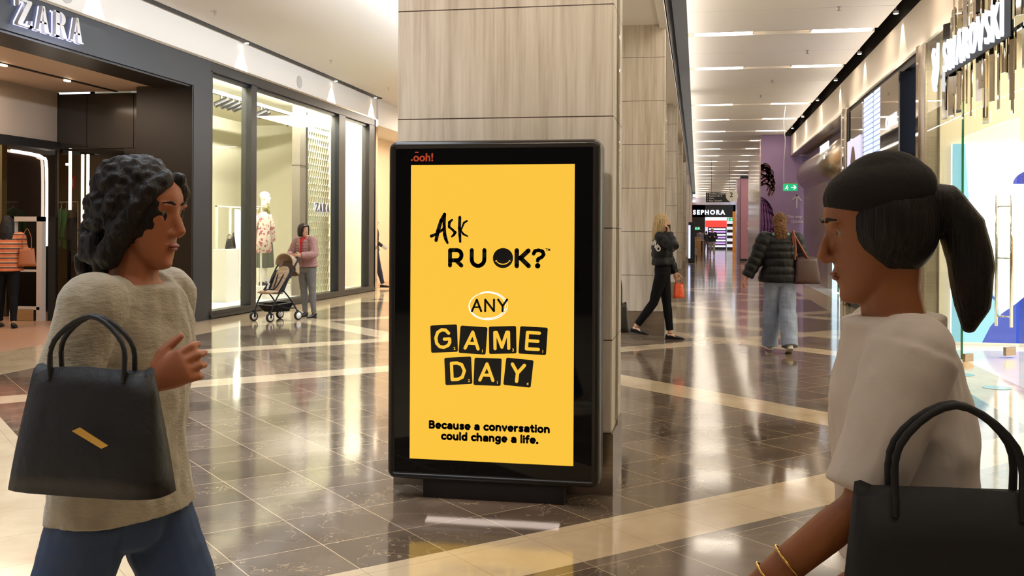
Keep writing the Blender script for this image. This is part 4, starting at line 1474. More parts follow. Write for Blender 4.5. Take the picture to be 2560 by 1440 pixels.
scr['label'] = 'glowing yellow poster screen'


def S(px, py):
    f = (px - 1026) / 409.0
    return (SX0 + f * (SX1 - SX0), SZ1 - (py - 411) / (736 + 19 * f) * (SZ1 - SZ0))


def wpx(w):
    return w / 409.0 * (SX1 - SX0)


def C1(x, y):
    return S(960 + x / 3.79, 340 + y / 3.79)


def C2(x, y):
    return S(1000 + x / 2.879, 700 + y / 2.879)


def art(name, strokes, m, C, sc, lvl=1, parent=None):
    b = bmesh.new()
    st = []
    for pts, w in strokes:
        st.append(([tuple(list(C(p[0], p[1])) + ([wpx(p[2] / sc)] if len(p) > 2 else [])) for p in pts], wpx(w / sc)))
    stroke_bm(b, st, 0.0006, XZ, front=-0.004 + lvl * 0.0008)
    return obj(name, b, m, parent or scr)


INK = M['ink']
art('brush_lettering', [
    ([(578, 738, 30), (545, 800, 34), (515, 900, 38), (498, 985, 32)], 34),
    ([(578, 738, 32), (574, 830, 30), (580, 930, 34), (592, 975, 32), (608, 1010, 22)], 30),
    ([(452, 945, 30), (500, 925, 24), (560, 885, 26), (585, 850, 14)], 20),
    ([(652, 790, 18), (625, 815, 28), (622, 858, 24), (655, 885, 22), (682, 912, 28), (668, 935, 24), (650, 950, 18)], 22),
    ([(725, 768, 28), (722, 870, 30), (726, 940, 28), (730, 1000, 22)], 28),
    ([(793, 803, 18), (765, 820, 20), (737, 890, 14)], 18),
    ([(733, 892, 18), (760, 928, 20), (800, 948, 14)], 18)], INK, C1, 3.79)
w = 38
b_strokes = [
    ([(633, 1225), (633, 1080), (700, 1080)], w), (arc(700, 1128, 43, 48, 90, -90, 10)[::-1], w), ([(700, 1176), (640, 1176)], w), ([(690, 1176), (742, 1226)], w),
    ([(841, 1080), (841, 1165)] + [(x, y) for x, y in arc(901, 1168, 60, 62, 180, 0, 12)] + [(961, 1080)], w),
    ([(1267, 1085), (1267, 1233)], 42), ([(1375, 1088), (1300, 1160)], 42), ([(1300, 1155), (1378, 1233)], 42),
    ([(1424, 1118), (1436, 1092), (1470, 1084), (1508, 1096), (1518, 1126), (1500, 1150), (1466, 1168), (1462, 1185)], 34),
    ([(1462, 1232), (1462.5, 1232)], 50)]
# arc() is written y-up; flip the bowls for the y-down pixel frame
b_strokes[1] = ([(x, 2 * 1128 - y) for x, y in arc(700, 1128, 43, 48, 90, -90, 10)], w)
b_strokes[4] = ([(841, 1080), (841, 1165)] + [(901 - 60 * math.cos(PI * i / 12), 1168 + 62 * math.sin(PI * i / 12)) for i in range(13)] + [(961, 1080)], w)
for a_, c_ in ((0, 4), (4, 5), (5, 8), (8, 10)):
    art('rounded_letter', b_strokes[a_:c_], INK, C1, 3.79)
b = bmesh.new()
prism(b, [C1(1137 + 95 * math.cos(2 * PI * i / 40), 1157 + 95 * math.sin(2 * PI * i / 40)) for i in range(40)], -0.0032, -0.0026, XZ)
obj('round_letter', b, INK, scr)
art('smile', [([(1137 - 68 * math.cos(PI * (0.1 + 0.8 * i / 14)), 1160 + 56 * math.sin(PI * (0.1 + 0.8 * i / 14)), 5 + 5 * math.sin(PI * i / 14)) for i in range(15)], 8),
              ([(1066, 1188), (1078, 1178)], 5), ([(1196, 1178), (1207, 1188)], 5)], M['yellow'], C1, 3.79, 2)


def fit_text(name, s, x0, x1, yb0, yb1, m, C, bold=0.02, lvl=1, cap=None, parent=None):
    me = text_mesh(s, 1.0, extrude=0.0, offset=bold, align='LEFT')
    xs = [v.co.x for v in me.vertices]
    a, c = min(xs), max(xs)
    k = (x1 - x0) / (c - a)
    ky = k if cap is None else cap
    for v in me.vertices:
        f = (v.co.x - a) / (c - a)
        p = C(x0 + (x1 - x0) * f, (yb0 + (yb1 - yb0) * f) - v.co.y * ky)
        v.co = XZ @ Vector((p[0], p[1], -0.004 + lvl * 0.0008 + 0.0004))
    return link_mesh(name, me, m, parent or scr)


fit_text('trademark', 'TM', 1533, 1578, 1090, 1092, INK, C1, 0.02)
art('thin_lettering', [([(527, 225), (562, 142), (594, 225)], 15), ([(540, 196), (584, 196)], 12), ([(623, 225), (623, 142), (686, 225), (686, 142)], 15),
                       ([(716, 142), (748, 188), (780, 142)], 15), ([(748, 188), (748, 226)], 15)], INK, C2, 2.879, 2)
loop = []
for i in range(90):
    a = math.radians(-110 + i * 10.4)
    k = 1 - 0.0012 * i + 0.03 * math.sin(i * 0.11)
    loop.append((640 + 140 * k * math.cos(a), 186 + 101 * k * math.sin(a)))
art('scribbled_ring', [(loop, 5)], M['inkw'], C2, 2.879, 1)
TL = [('G', 325, 422, 2.4, '2'), ('A', 536, 433, -4, '1'), ('M', 749, 433, 1.2, '3'), ('E', 966, 438, -3.5, '1'), ('D', 430, 655, 3, '2'), ('A', 642, 662, -2, '1'), ('Y', 863, 668, -6, '4')]
GL = {
    'G': [([(42, -38), (20, -62), (-8, -66), (-40, -48), (-55, -8), (-50, 32), (-28, 58), (2, 64), (34, 52), (48, 30), (48, 4), (8, 4)], 23)],
    'A': [([(-48, 62), (0, -58), (48, 62)], 23), ([(-30, 24), (30, 24)], 21)],
    'M': [([(-50, 62), (-50, -56), (-38, -56), (0, 52), (38, -56), (50, -56), (50, 62)], 23)],
    'E': [([(48, -58), (-38, -58), (-38, 62), (48, 62)], 23), ([(-38, 2), (42, 2)], 22)],
    'D': [([(-42, -58), (-42, 62), (0, 62), (34, 48), (52, 2), (34, -44), (0, -58), (-42, -58)], 23)],
    'Y': [([(-44, -58), (0, 4), (44, -58)], 24), ([(0, 4), (0, 64)], 24)],
}
for ch, cx, cy, rot, num in TL:
    cr, sr = math.cos(math.radians(-rot)), math.sin(math.radians(-rot))
    cs = rrect(0, 0, 196, 198, 12)
    b = bmesh.new()
    prism(b, [C2(cx + x * cr - y * sr, cy + x * sr + y * cr) for x, y in cs][::-1], -0.0032, -0.0026, XZ)
    til = obj('letter_tile', b, INK, scr)
    st = [([(cx - 6 + x * 0.98 * cr - y * sr, cy + x * sr + y * 0.98 * cr) for x, y in pts], w_) for pts, w_ in GL[ch]]
    b = bmesh.new()
    st2 = [([C2(*p) for p in pts], wpx(w_ / 2.879)) for pts, w_ in st]
    me = text_mesh(num, 30, extrude=0.0, offset=0.6, align='LEFT')
    vv = []
    for v in me.vertices:
        x, y = 66 + v.co.x, 84 - v.co.y
        p = C2(cx + x * cr - y * sr, cy + x * sr + y * cr)
        vv.append(b.verts.new(XZ @ Vector((p[0], p[1], -0.0022))))
    for pl in me.polygons:
        try:
            b.faces.new([vv[i] for i in pl.vertices])
        except ValueError:
            pass
    stroke_bm(b, st2, 0.0006, XZ, front=-0.0024)
    obj('tile_lettering', b, M['yellow'], scr, normals=False)
def el(cx, cy, rx, ry, a0, a1, n=14):
    return arc(cx, cy, rx, ry, a0, a1, n)
GF = {
    'B': (0.98, [[(.14, .09), (.14, 1.33), (.50, 1.33)] + el(.50, 1.04, .27, .29, 90, -90, 8) + [(.16, .75)], [(.50, .75)] + el(.52, .42, .33, .33, 90, -90, 8) + [(.14, .09)]]),
    'e': (0.92, [[(.16, .50), (.80, .50)] + el(.47, .50, .34, .41, 0, 305, 16)]),
    'c': (0.80, [el(.48, .50, .36, .41, 48, 312, 14)]),
    'a': (0.90, [[(.20, .80), (.42, .91), (.66, .84), (.74, .64), (.74, .09)], [(.74, .52), (.40, .54), (.16, .42), (.15, .22), (.34, .08), (.58, .14), (.74, .30)]]),
    'u': (0.92, [[(.14, .91), (.14, .40)] + el(.44, .38, .30, .30, 180, 360, 10) + [(.76, .91)], [(.76, .5), (.76, .09)]]),
    's': (0.78, [[(.66, .80), (.42, .91), (.20, .80), (.22, .62), (.42, .52), (.62, .40), (.64, .20), (.42, .08), (.15, .20)]]),
    'o': (0.96, [el(.48, .50, .36, .41, 0, 360, 20)]),
    'n': (0.92, [[(.14, .09), (.14, .91)], [(.14, .50)] + el(.45, .58, .30, .33, 165, 0, 9) + [(.76, .09)]]),
    'v': (0.84, [[(.10, .91), (.42, .10), (.74, .91)]]),
    'r': (0.60, [[(.14, .09), (.14, .91)], [(.14, .52), (.26, .80), (.52, .90)]]),
    't': (0.64, [[(.28, 1.22), (.28, .34), (.36, .12), (.56, .12)], [(.06, .88), (.54, .88)]]),
    'i': (0.30, [[(.15, .09), (.15, .91)], [(.15, 1.27), (.151, 1.27)]]),
    'l': (0.30, [[(.15, .09), (.15, 1.38)]]),
    'd': (0.94, [el(.45, .50, .32, .41, 0, 360, 18), [(.78, 1.38), (.78, .09)]]),
    'h': (0.92, [[(.14, .09), (.14, 1.38)], [(.14, .50)] + el(.45, .58, .30, .33, 165, 0, 9) + [(.76, .09)]]),
    'g': (0.92, [el(.44, .54, .31, .37, 0, 360, 18), [(.76, .91), (.76, -.05), (.62, -.28), (.36, -.32), (.16, -.22)]]),
    'f': (0.60, [[(.52, 1.34), (.36, 1.36), (.26, 1.16), (.26, .09)], [(.06, .86), (.50, .86)]]),
    '.': (0.30, [[(.15, .10), (.151, .10)]]),
    ' ': (0.42, []),
}
def slogan(sx, x0, x1, yb0, yb1, xh):
    tot_ = sum(GF[c][0] for c in sx) + 0.12 * (len(sx) - 1)
    k = (x1 - x0) / tot_
    cur_ = 0
    wd_ = 0
    b = None
    for i, c in enumerate(sx + ' '):
        if c == ' ':
            if b is not None:
                obj('slogan_word', b, INK, scr)
            b = None
            cur_ += GF[' '][0] + 0.12
            continue
        if b is None:
            b = bmesh.new()
        st = []
        for pts in GF[c][1]:
            q = []
            for x, y in pts:
                X = x0 + (cur_ + x) * k
                f = (X - x0) / (x1 - x0)
                q.append(C2(X, yb0 + (yb1 - yb0) * f - y * xh))
            st.append((q, wpx((18.5 if c in '.' else 15.2) / 2.879)))
        stroke_bm(b, st, 0.0006, XZ, front=-0.004 + 0.0008)
        cur_ += GF[c][0] + 0.12
slogan('Because a conversation', 218, 1087, 1068, 1102, 38)
slogan('could change a life.', 308, 1005, 1149, 1179, 38)
me = text_mesh('ooh!', 0.062, 0.0003, 0.0016, 'LEFT')
me.transform(frame_mat((-1.535, YD + 0.0045, 1.862), (1, 0, 0), (0, 0, 1)))
lg = mat('logo_orange', (190, 66, 30), 0.5)
link_mesh('maker_logo', me, lg, front)
b = bmesh.new()
prism(b, arc(-1.543, 1.868, 0.006, 0.006, 0, 360, 12)[:-1], -0.005, -0.0044, XZ)
prism(b, [(-1.525, 1.908), (-1.505, 1.908), (-1.505, 1.913), (-1.525, 1.913)], -0.005, -0.0044, XZ)
obj('logo_dot', b, lg, front)
lamp('display_foot_light', 'AREA', (-1.09, 5.30, 0.105), 0.22, (1, 0.82, 0.72), 0.74, 0.06, (-1.09, 5.27, 0.0))
# ================================================================== PEOPLE
def mesh_obj(name, me, m, parent, smooth=True):
    return link_mesh(name, me, m, parent, world=False, smooth=smooth)


SKIN = {}
def skin_mat(c):
    if c not in SKIN:
        k = NT('skin')
        k.b.inputs['Base Color'].default_value = lin(c) + (1,)
        k.b.inputs['Roughness'].default_value = 0.48
        k.b.inputs['Subsurface Weight'].default_value = 0.08
        k.b.inputs['Subsurface Scale'].default_value = 0.01
        SKIN[c] = k.m
    return SKIN[c]


def hair_mat(c, hi=None):
    k = NT('hair')
    nz = k.noise(k.pos((90, 90, 4), obj=True), 1.2, 4, 0.6)
    ra = k.n('ValToRGB')
    ra.color_ramp.elements[0].position = 0.32
    ra.color_ramp.elements[1].position = 0.68
    ra.color_ramp.elements[0].color = tuple(v * 0.55 for v in lin(c)) + (1,)
    ra.color_ramp.elements[1].color = lin(hi or c) + (1,)
    k.l(nz, ra.inputs[0])
    k.l(ra.outputs[0], k.b.inputs['Base Color'])
    k.b.inputs['Roughness'].default_value = 0.5
    k.b.inputs['Specular IOR Level'].default_value = 0.3
    k.bump(nz, 0.6, 0.01)
    return k.m


EYEW = mat('eye_white', (140, 130, 122), 0.3)
EYEI = mat('eye_iris', (40, 26, 20), 0.15)


def hand_bm(b, wrist, d, side, nrm, curl=25, s=1.0, spread=6, thumb_in=0.0, curls=None):
    """d: finger direction, side: towards the thumb, nrm: palm normal (fingers curl towards it)"""
    d = Vector(d).normalized()
    side = (Vector(side) - d * d.dot(Vector(side))).normalized()
    nrm = d.cross(side) if d.cross(side).dot(Vector(nrm)) > 0 else side.cross(d)
    w = Vector(wrist)
    loft(b, [w - d * 0.01 * s, w + d * 0.02 * s, w + d * 0.05 * s, w + d * 0.082 * s], [(0.026 * s, 0.019 * s), (0.033 * s, 0.018 * s), (0.040 * s, 0.016 * s), (0.040 * s, 0.012 * s)], side, 16, 0.5)
    for k, (off, ln) in enumerate(((0.030, 0.072), (0.010, 0.080), (-0.011, 0.074), (-0.030, 0.058))):
        c = curls[k] if curls else curl + 4 * k
        p = w + d * (0.080 - 0.004 * abs(k - 1)) * s + side * off * s
        a = math.radians((1.5 - k) * spread)
        fd = (d * math.cos(a) + side * math.sin(a)).normalized()
        pts = [p]
        ang = math.radians(c * 0.7)
        for q, f in enumerate((0.45, 0.30, 0.25)):
            dr = fd * math.cos(ang) + nrm * math.sin(ang)
            p = p + dr * ln * f * s
            pts.append(p)
            ang += math.radians(c)
        loft(b, pts, [0.0098 * s, 0.0090 * s, 0.0082 * s, 0.0068 * s], side, 10, 0.8)
    p = w + d * 0.022 * s + side * 0.028 * s
    t1 = (side * 0.75 + d * 0.75 + nrm * (0.25 + thumb_in)).normalized()
    t2 = (side * 0.35 + d * 0.95 + nrm * (0.35 + thumb_in)).normalized()
    loft(b, [p - t1 * 0.012 * s, p + t1 * 0.030 * s, p + t1 * 0.030 * s + t2 * 0.028 * s, p + t1 * 0.030 * s + t2 * 0.052 * s], [0.014 * s, 0.0125 * s, 0.0108 * s, 0.0085 * s], nrm, 10, 0.8)


HEADSEC = [(-.118, .014, .074, .040), (-.110, .030, .086, .02), (-.092, .045, .090, -.01), (-.062, .056, .090, -.040), (-.03, .064, .089, -.066), (0, .070, .088, -.084),
           (.03, .074, .090, -.094), (.06, .074, .088, -.095), (.085, .066, .076, -.086), (.105, .048, .052, -.064), (.117, .022, .02, -.03)]


def person(name, label, pos, yaw, H=1.68, skin=(196, 150, 120), lean=0, twist=0, head=(0, 0), armL=None, armR=None, legL=(0, 3, 0, 0), legR=(0, 3, 0, 0),
           build=1.0, shoulder=0.165, vox=0.006, top=None, bottom=None, shoes=None, hair=None, face=True, hands=None, hipw=1.0, mannequin=None, bodymat=None, group=None, extra=None):
    """local frame: faces +Y, own right hand at +X. leg = (forward deg, outward deg, knee bend deg, foot pitch deg)"""
    s = H / 1.72
    Rt = Matrix.Rotation(math.radians(-lean), 3, 'X') @ Matrix.Rotation(math.radians(twist), 3, 'Z')
    pel = Vector((0, 0, 0.93))
    def T(x, y, z):
        k = min(1, max(0, (z - 0.90) / 0.25))
        Rk = Matrix.Rotation(math.radians(-lean) * k, 3, 'X') @ Matrix.Rotation(math.radians(twist) * k, 3, 'Z')
        return pel + Rk @ (Vector((x, y, z)) - pel)
    UP = Rt
    J = {}
    # legs
    for sd, leg in ((-1, legL), (1, legR)):
        fwd, out, knee, pitch = leg[:4]
        hip = Vector((sd * 0.088, 0, 0.90))
        a, o = math.radians(fwd), math.radians(out)
        td = Vector((sd * math.sin(o), math.sin(a) * math.cos(o), -math.cos(a) * math.cos(o)))
        kn = hip + td * 0.42
        a2 = math.radians(fwd - knee)
        sdv = Vector((sd * math.sin(o), math.sin(a2) * math.cos(o), -math.cos(a2) * math.cos(o)))
        an = kn + sdv * 0.41
        fy = math.radians(leg[4] if len(leg) > 4 else 0) * sd
        p = math.radians(pitch)
        F = Vector((math.sin(fy) * math.cos(p), math.cos(fy) * math.cos(p), -math.sin(p)))
        D = Vector((-math.sin(fy) * math.sin(p), -math.cos(fy) * math.sin(p), -math.cos(p)))
        J[sd] = dict(hip=hip, knee=kn, ankle=an, F=F, D=D, sd=sdv)
    low = 9
    for sd in (-1, 1):
        q = J[sd]
        for v in (q['ankle'] + q['D'] * 0.085 - q['F'] * 0.05, q['ankle'] + q['D'] * 0.085 + q['F'] * 0.15):
            low = min(low, v.z)
    # arms
    for sd, arm in ((-1, armL), (1, armR)):
        sh = T(sd * shoulder * build, -0.005, 1.40)
        if arm is None:
            arm = ((sd * 0.12, 0.0, -1), (sd * 0.05, 0.15, -1))
        ud = Vector(arm[0]).normalized()
        fd = Vector(arm[1]).normalized()
        el = sh + ud * 0.28
        wr = el + fd * 0.245
        hd = Vector(arm[2]).normalized() if len(arm) > 2 else fd
        J[('a', sd)] = (sh, el, wr, hd)
    # head
    hc0 = T(0, 0.012, 1.605)
    HR = Rt @ Matrix.Rotation(math.radians(-head[0]), 3, 'Z') @ Matrix.Rotation(math.radians(head[1]), 3, 'X')
    # head[0] > 0 turns to the person's right (+X); head[1] > 0 looks up
    bd = bmesh.new()
    B = build
    secs = [(0.84, .12, .095), (0.90, .160 * hipw, .110), (0.96, .165 * hipw, .112), (1.03, .142, .100), (1.10, .125, .090), (1.20, .138, .102), (1.29, .152, .112), (1.36, .158, .102), (1.42, .125, .078), (1.455, .075, .060)]
    loft(bd, [T(0, 0, z) for z, a, c in secs], [(a * B * 0.93, c * B * 0.93) for z, a, c in secs], (1, 0, 0), 20, 0.4)
    nb = T(0, -0.005, 1.44)
    loft(bd, [nb, T(0, 0.0, 1.50), hc0 + HR @ Vector((0, -0.012, -0.04))], [(.062, .058), (.053, .055), (.055, .060)], (1, 0, 0), 16, 0.3)
    for sd in (-1, 1):
        sh, el, wr, hd = J[('a', sd)]
        loft(bd, [sh - (el - sh).normalized() * 0.02, sh + (el - sh) * 0.25, sh + (el - sh) * 0.7, el, el + (wr - el) * 0.25, el + (wr - el) * 0.7, wr],
             [.050 * B, .045 * B, .040 * B, .036 * B, .038 * B, .030, .0235], (0, 0, 1) if abs((el - sh).normalized().z) < 0.8 else (1, 0, 0), 14, 0.6)
        loft(bd, [T(sd * 0.10, 0, 1.405), sh], [(.05, .05), (.048, .048)], (0, 1, 0), 12, 0.5)
        hs = (hands or {}).get(sd, {})
        side = hs.get('side', (0, 1, 0.0) if abs(hd.y) < 0.8 else (0, 0, 1))
        nrm = hs.get('nrm', (-sd, 0, 0))
        hand_bm(bd, wr + hd * 0.005, hd, side, nrm, hs.get('curl', 22), 1.0, curls=hs.get('curls'), thumb_in=hs.get('thumb', 0.0))
        q = J[sd]
        hip, kn, an = q['hip'], q['knee'], q['ankle']
        loft(bd, [hip + Vector((0, 0, 0.02)), hip + (kn - hip) * 0.3, hip + (kn - hip) * 0.75, kn, kn + (an - kn) * 0.3, kn + (an - kn) * 0.7, an],
             [.086 * B, .078 * B, .062 * B, .053 * B, .054 * B, .040, .034], (1, 0, 0), 16, 0.4)
        F, D = q['F'], q['D']
        loft(bd, [an - F * 0.035 + D * 0.035, an + F * 0.03 + D * 0.045, an + F * 0.10 + D * 0.058, an + F * 0.155 + D * 0.066], [(.030, .032), (.034, .034), (.040, .018), (.030, .013)], (1, 0, 0), 12, 0.6)
    def hp(x, y, z):
        return hc0 + HR @ Vector((x, y, z))
    rings = []
    n = 28
    for z, w, yf, yb in HEADSEC:
        yc, ry = (yf + yb) / 2, (yf - yb) / 2
        rings.append([bd.verts.new(hp(w * math.sin(2 * PI * i / n), yc + ry * math.cos(2 * PI * i / n), z)) for i in range(n)])
    for a, c in zip(rings, rings[1:]):
        for i in range(n):
            bd.faces.new((a[i], c[i], c[(i + 1) % n], a[(i + 1) % n]))
    bd.faces.new(rings[0])
    bd.faces.new(rings[-1][::-1])
    side3 = HR @ Vector((1, 0, 0))
    if face:
        loft(bd, [hp(0, .080, .028), hp(0, .094, .006), hp(0, .108, -.020), hp(0, .100, -.030)], [(.008, .008), (.010, .010), (.014, .011), (.012, .008)], side3, 10, 0.5)
        ell(bd, hp(.012, .092, -.026), (.009, .010, .007), HR, 10, 6)
        ell(bd, hp(-.012, .092, -.026), (.009, .010, .007), HR, 10, 6)
        ell(bd, hp(0, .089, -.054), (.024, .009, .006), HR, 12, 6)
        ell(bd, hp(0, .087, -.064), (.020, .009, .006), HR, 12, 6)
        ell(bd, hp(0, .080, -.100), (.020, .014, .014), HR, 12, 6)
        for sd in (-1, 1):
            ell(bd, hp(sd * .030, .080, .040), (.022, .010, .007), HR, 12, 6)
            ell(bd, hp(sd * .031, .0690, .0285), (.0165, .0135, .0062), HR, 12, 8)
            ell(bd, hp(sd * .031, .0680, .0095), (.0155, .0125, .0055), HR, 12, 8)
    for sd in (-1, 1):
        ell(bd, hp(sd * .074, -.008, -.002), (.009, .018, .030), HR, 12, 8)
    sock = [(hp(sd * .031, .092, .020), HR @ Vector((0, -1, 0))) for sd in (-1, 1)]
    off = Vector((0, 0, -low))
    def disp(p):
        if face:
            for c, dr in sock:
                d = (p - c).length
                if d < 0.03:
                    p = p + dr * 0.012 * math.exp(-(d / 0.015) ** 2)
        return (p + off) * s
    me = remesh(bd, vox, 3, 0.5, disp)
    me.materials.append(bodymat or skin_mat(skin))
    for p in me.polygons:
        p.use_smooth = True
    root = bpy.data.objects.new(name, me)
    COL.objects.link(root)
    root.location = (pos[0], pos[1], pos[2] if len(pos) > 2 else 0)
    root.rotation_euler = (0, 0, yaw)
    tag(root, label, 'person' if mannequin is None else 'mannequin', group)
    fin = lambda p: (p + off) * s
    ctx = dict(J=J, T=T, hp=hp, HR=HR, fin=fin, s=s, root=root, Rt=Rt, hc=hc0, off=off)
    W = Matrix.Translation(root.location) @ Matrix.Rotation(yaw, 4, 'Z')
    ctx['W'] = lambda p: W @ fin(p)
    def put(nm, b, m, v=None, sm=3, dsp=None, lab=None):
        if v:
            me = remesh(b, v, sm, 0.5, (lambda p: fin(dsp(p))) if dsp else fin)
        else:
            bmesh.ops.recalc_face_normals(b, faces=b.faces)
            me = bpy.data.meshes.new(nm)
            b.to_mesh(me)
            b.free()
            for vv in me.vertices:
                vv.co = fin(vv.co)
        o = mesh_obj(nm, me, m, root)
        if lab:
            o['label'] = lab
        return o
    ctx['put'] = put
    # eyes
    if face and mannequin is None:
        for sd in (-1, 1):
            b = bmesh.new()
            ell(b, hp(sd * .0295, .0665, .020), (.0105, .0115, .0105), HR, 14, 10)
            bmesh.ops.recalc_face_normals(b, faces=b.faces)
            e = put('eye', b, EYEW)
            b = bmesh.new()
            ell(b, hp(sd * .0295, .0735, .020), (.0058, .0052, .0058), HR, 12, 8)
            me = bpy.data.meshes.new('iris')
            b.to_mesh(me)
            b.free()
            for vv in me.vertices:
                vv.co = fin(vv.co)
            io = mesh_obj('iris', me, EYEI, root)
            io.parent = e
            io.location = io.location - e.location
            if hair:
                b = bmesh.new()
                loft(b, [hp(sd * .014, .0885, .043), hp(sd * .030, .0880, .049), hp(sd * .046, .0775, .044)], [(.0022, .004), (.0026, .0045), (.0018, .003)], (0, 0, 1), 8, 0.6)
                put('eyebrow', b, hair[1])
        b = bmesh.new()
        ell(b, hp(0, .0945, -.0545), (.022, .006, .0045), HR, 12, 6)
        ell(b, hp(0, .0925, -.0625), (.018, .006, .0055), HR, 12, 6)
        put('lips', b, mat('lips', tuple(max(0, int(c * k)) for c, k in zip(skin, (0.86, 0.6, 0.6))), 0.4))
    # ---- clothing
    if bottom:
        th = bottom.get('t', 0.010)
        fl = bottom.get('flare', 0.0)
        end = bottom.get('end', 0.97)
        b = bmesh.new()
        ss = [(0.83, .115, .095), (0.90, .160 * hipw, .110), (0.96, .165 * hipw, .112), (1.03, .142, .100), (1.06, .135, .096)]
        loft(b, [T(0, 0, z) for z, a, c in ss], [(a * B + th, c * B + th) for z, a, c in ss], (1, 0, 0), 20, 0.3)
        for sd in (-1, 1):
            q = J[sd]
            hip, kn, an = q['hip'], q['knee'], q['ankle']
            e = kn + (an - kn) * end
            loft(b, [hip + Vector((0, 0, 0.02)), hip + (kn - hip) * 0.3, hip + (kn - hip) * 0.75, kn, kn + (e - kn) * 0.3, kn + (e - kn) * 0.7, e],
                 [.090 * B + th, .082 * B + th, .066 * B + th + fl * .3, .056 * B + th + fl * .5, .056 * B + th + fl * .7, .043 + th + fl * .9, .040 + th + fl], (1, 0, 0), 18, 0.05)
        fold = bottom.get('fold', 0.004)
        def dz(p):
            if fold:
                v = noise.noise(Vector((p.x * 16, p.y * 16, p.z * 7))) + 0.6 * noise.noise(Vector((p.x * 8, p.y * 8 + 4, p.z * 26)))
                return p + Vector((p.x - 0.0, p.y, 0)).normalized() * v * fold
            return p
        put(bottom.get('name', 'trousers'), b, bottom['m'], bottom.get('v', vox), 2, dz, bottom.get('lab'))
    if top:
        th = top.get('t', 0.012)
        z0 = top.get('hem', 0.92)
        ease = top.get('ease', 0.0)
        b = bmesh.new()
        allsec = [(0.78, .175 * hipw, .125), (0.84, .172 * hipw, .122), (0.90, .165 * hipw, .115), (0.96, .165 * hipw, .114), (1.03, .150, .108), (1.10, .138, .100), (1.20, .142, .106), (1.29, .153, .114), (1.36, .158, .104), (1.42, .130, .082), (1.45, .085, .066)]
        sc_ = [(z0, .16, .115)] + [q for q in allsec if q[0] > z0 + 0.015]
        if z0 < 0.98:
            sc_[0] = (z0, .172 * hipw, .122)
        quilt = top.get('quilt', 0.0)
        zz, rr = [], []
        step = 0.0125 if quilt else 0.03
        z = z0
        while z < 1.452:
            for (a, c) in zip(sc_, sc_[1:]):
                if a[0] <= z <= c[0]:
                    f = (z - a[0]) / (c[0] - a[0])
                    rx, ry = a[1] + (c[1] - a[1]) * f, a[2] + (c[2] - a[2]) * f
            q = quilt * (abs(math.sin((z - z0) / top.get('qh', 0.085) * PI)) ** 0.6 - 0.6) if quilt else 0
            ez = ease * max(0, min(1, (1.36 - z) / 0.15))
            zz.append(T(0, 0, z))
            rr.append((rx * B + th + ez + q, ry * B + th + ez * 0.8 + q))
            z += step
        loft(b, zz, rr, (1, 0, 0), 26, 0.08)
        slv = top.get('sleeve', 1.0)
        for sd in (-1, 1):
            sh, el, wr, hd = J[('a', sd)]
            L1, L2 = (el - sh).length, (wr - el).length
            tot = (L1 + L2) * slv
            m_ = max(4, int(tot / (0.0125 if quilt else 0.035)))
            pts, rd = [], []
            for i in range(m_ + 1):
                d = tot * i / m_
                p = sh + (el - sh) * (d / L1) if d <= L1 else el + (wr - el) * ((d - L1) / L2)
                # round the elbow
                f = d / (L1 + L2)
                base = .056 + (.038 - .056) * min(1, f * 1.9) if f < 0.53 else .042 + (.028 - .042) * ((f - 0.53) / 0.47)
                q = quilt * 0.75 * (abs(math.sin(d / (top.get('qh', 0.085) * 0.95) * PI)) ** 0.6 - 0.6) if quilt else 0
                pts.append(p)
                rd.append(base * B + th * 0.9 + top.get('slv_ease', ease * 0.5) + q)
            sv = (0, 0, 1) if abs((el - sh).normalized().z) < 0.8 else (1, 0, 0)
            loft(b, pts, rd, sv, 18, 0.1)
            ell(b, sh, (.064 * B + th,) * 3)
            loft(b, [T(sd * 0.08, 0, 1.40), sh], [(.052 + th, .052 + th), (.053 * B + th * 0.9 + ease * 0.4,) * 2], (0, 1, 0), 14, 0.6)
        if top.get('hood'):
            loft(b, [T(-.11, -.01, 1.43), T(-.09, -.085, 1.45), T(0, -.12, 1.44), T(.09, -.085, 1.45), T(.11, -.01, 1.43)], [(.035, .04), (.04, .05), (.045, .06), (.04, .05), (.035, .04)], (0, 0, 1), 12, 0.6)
        if top.get('collar'):
            loft(b, [T(0, -0.005, 1.43), T(0, -0.008, 1.43 + top['collar'])], [(.085 + th, .078 + th), (.075 + th, .07 + th)], (1, 0, 0), 18, 0.1)
        fold = top.get('fold', 0.004)
        opn = top.get('open')
        def dz(p):
            v = noise.noise(Vector((p.x * 13, p.y * 13 + 7, p.z * 11))) + 0.5 * noise.noise(Vector((p.x * 30, p.y * 30, p.z * 20)))
            c = Vector((p.x * 0.6, p.y, 0))
            if c.length > 1e-4:
                p = p + c.normalized() * (v + 0.35) * fold
            if opn:
                q = abs(p.x)
                if p.y > 0.02 and q < opn and p.z < 1.5:
                    p = p + Vector((0, -0.03 * (1 - q / opn), 0))
            return p
        put(top.get('name', 'jacket'), b, top['m'], top.get('v', vox), 2, dz, top.get('lab'))
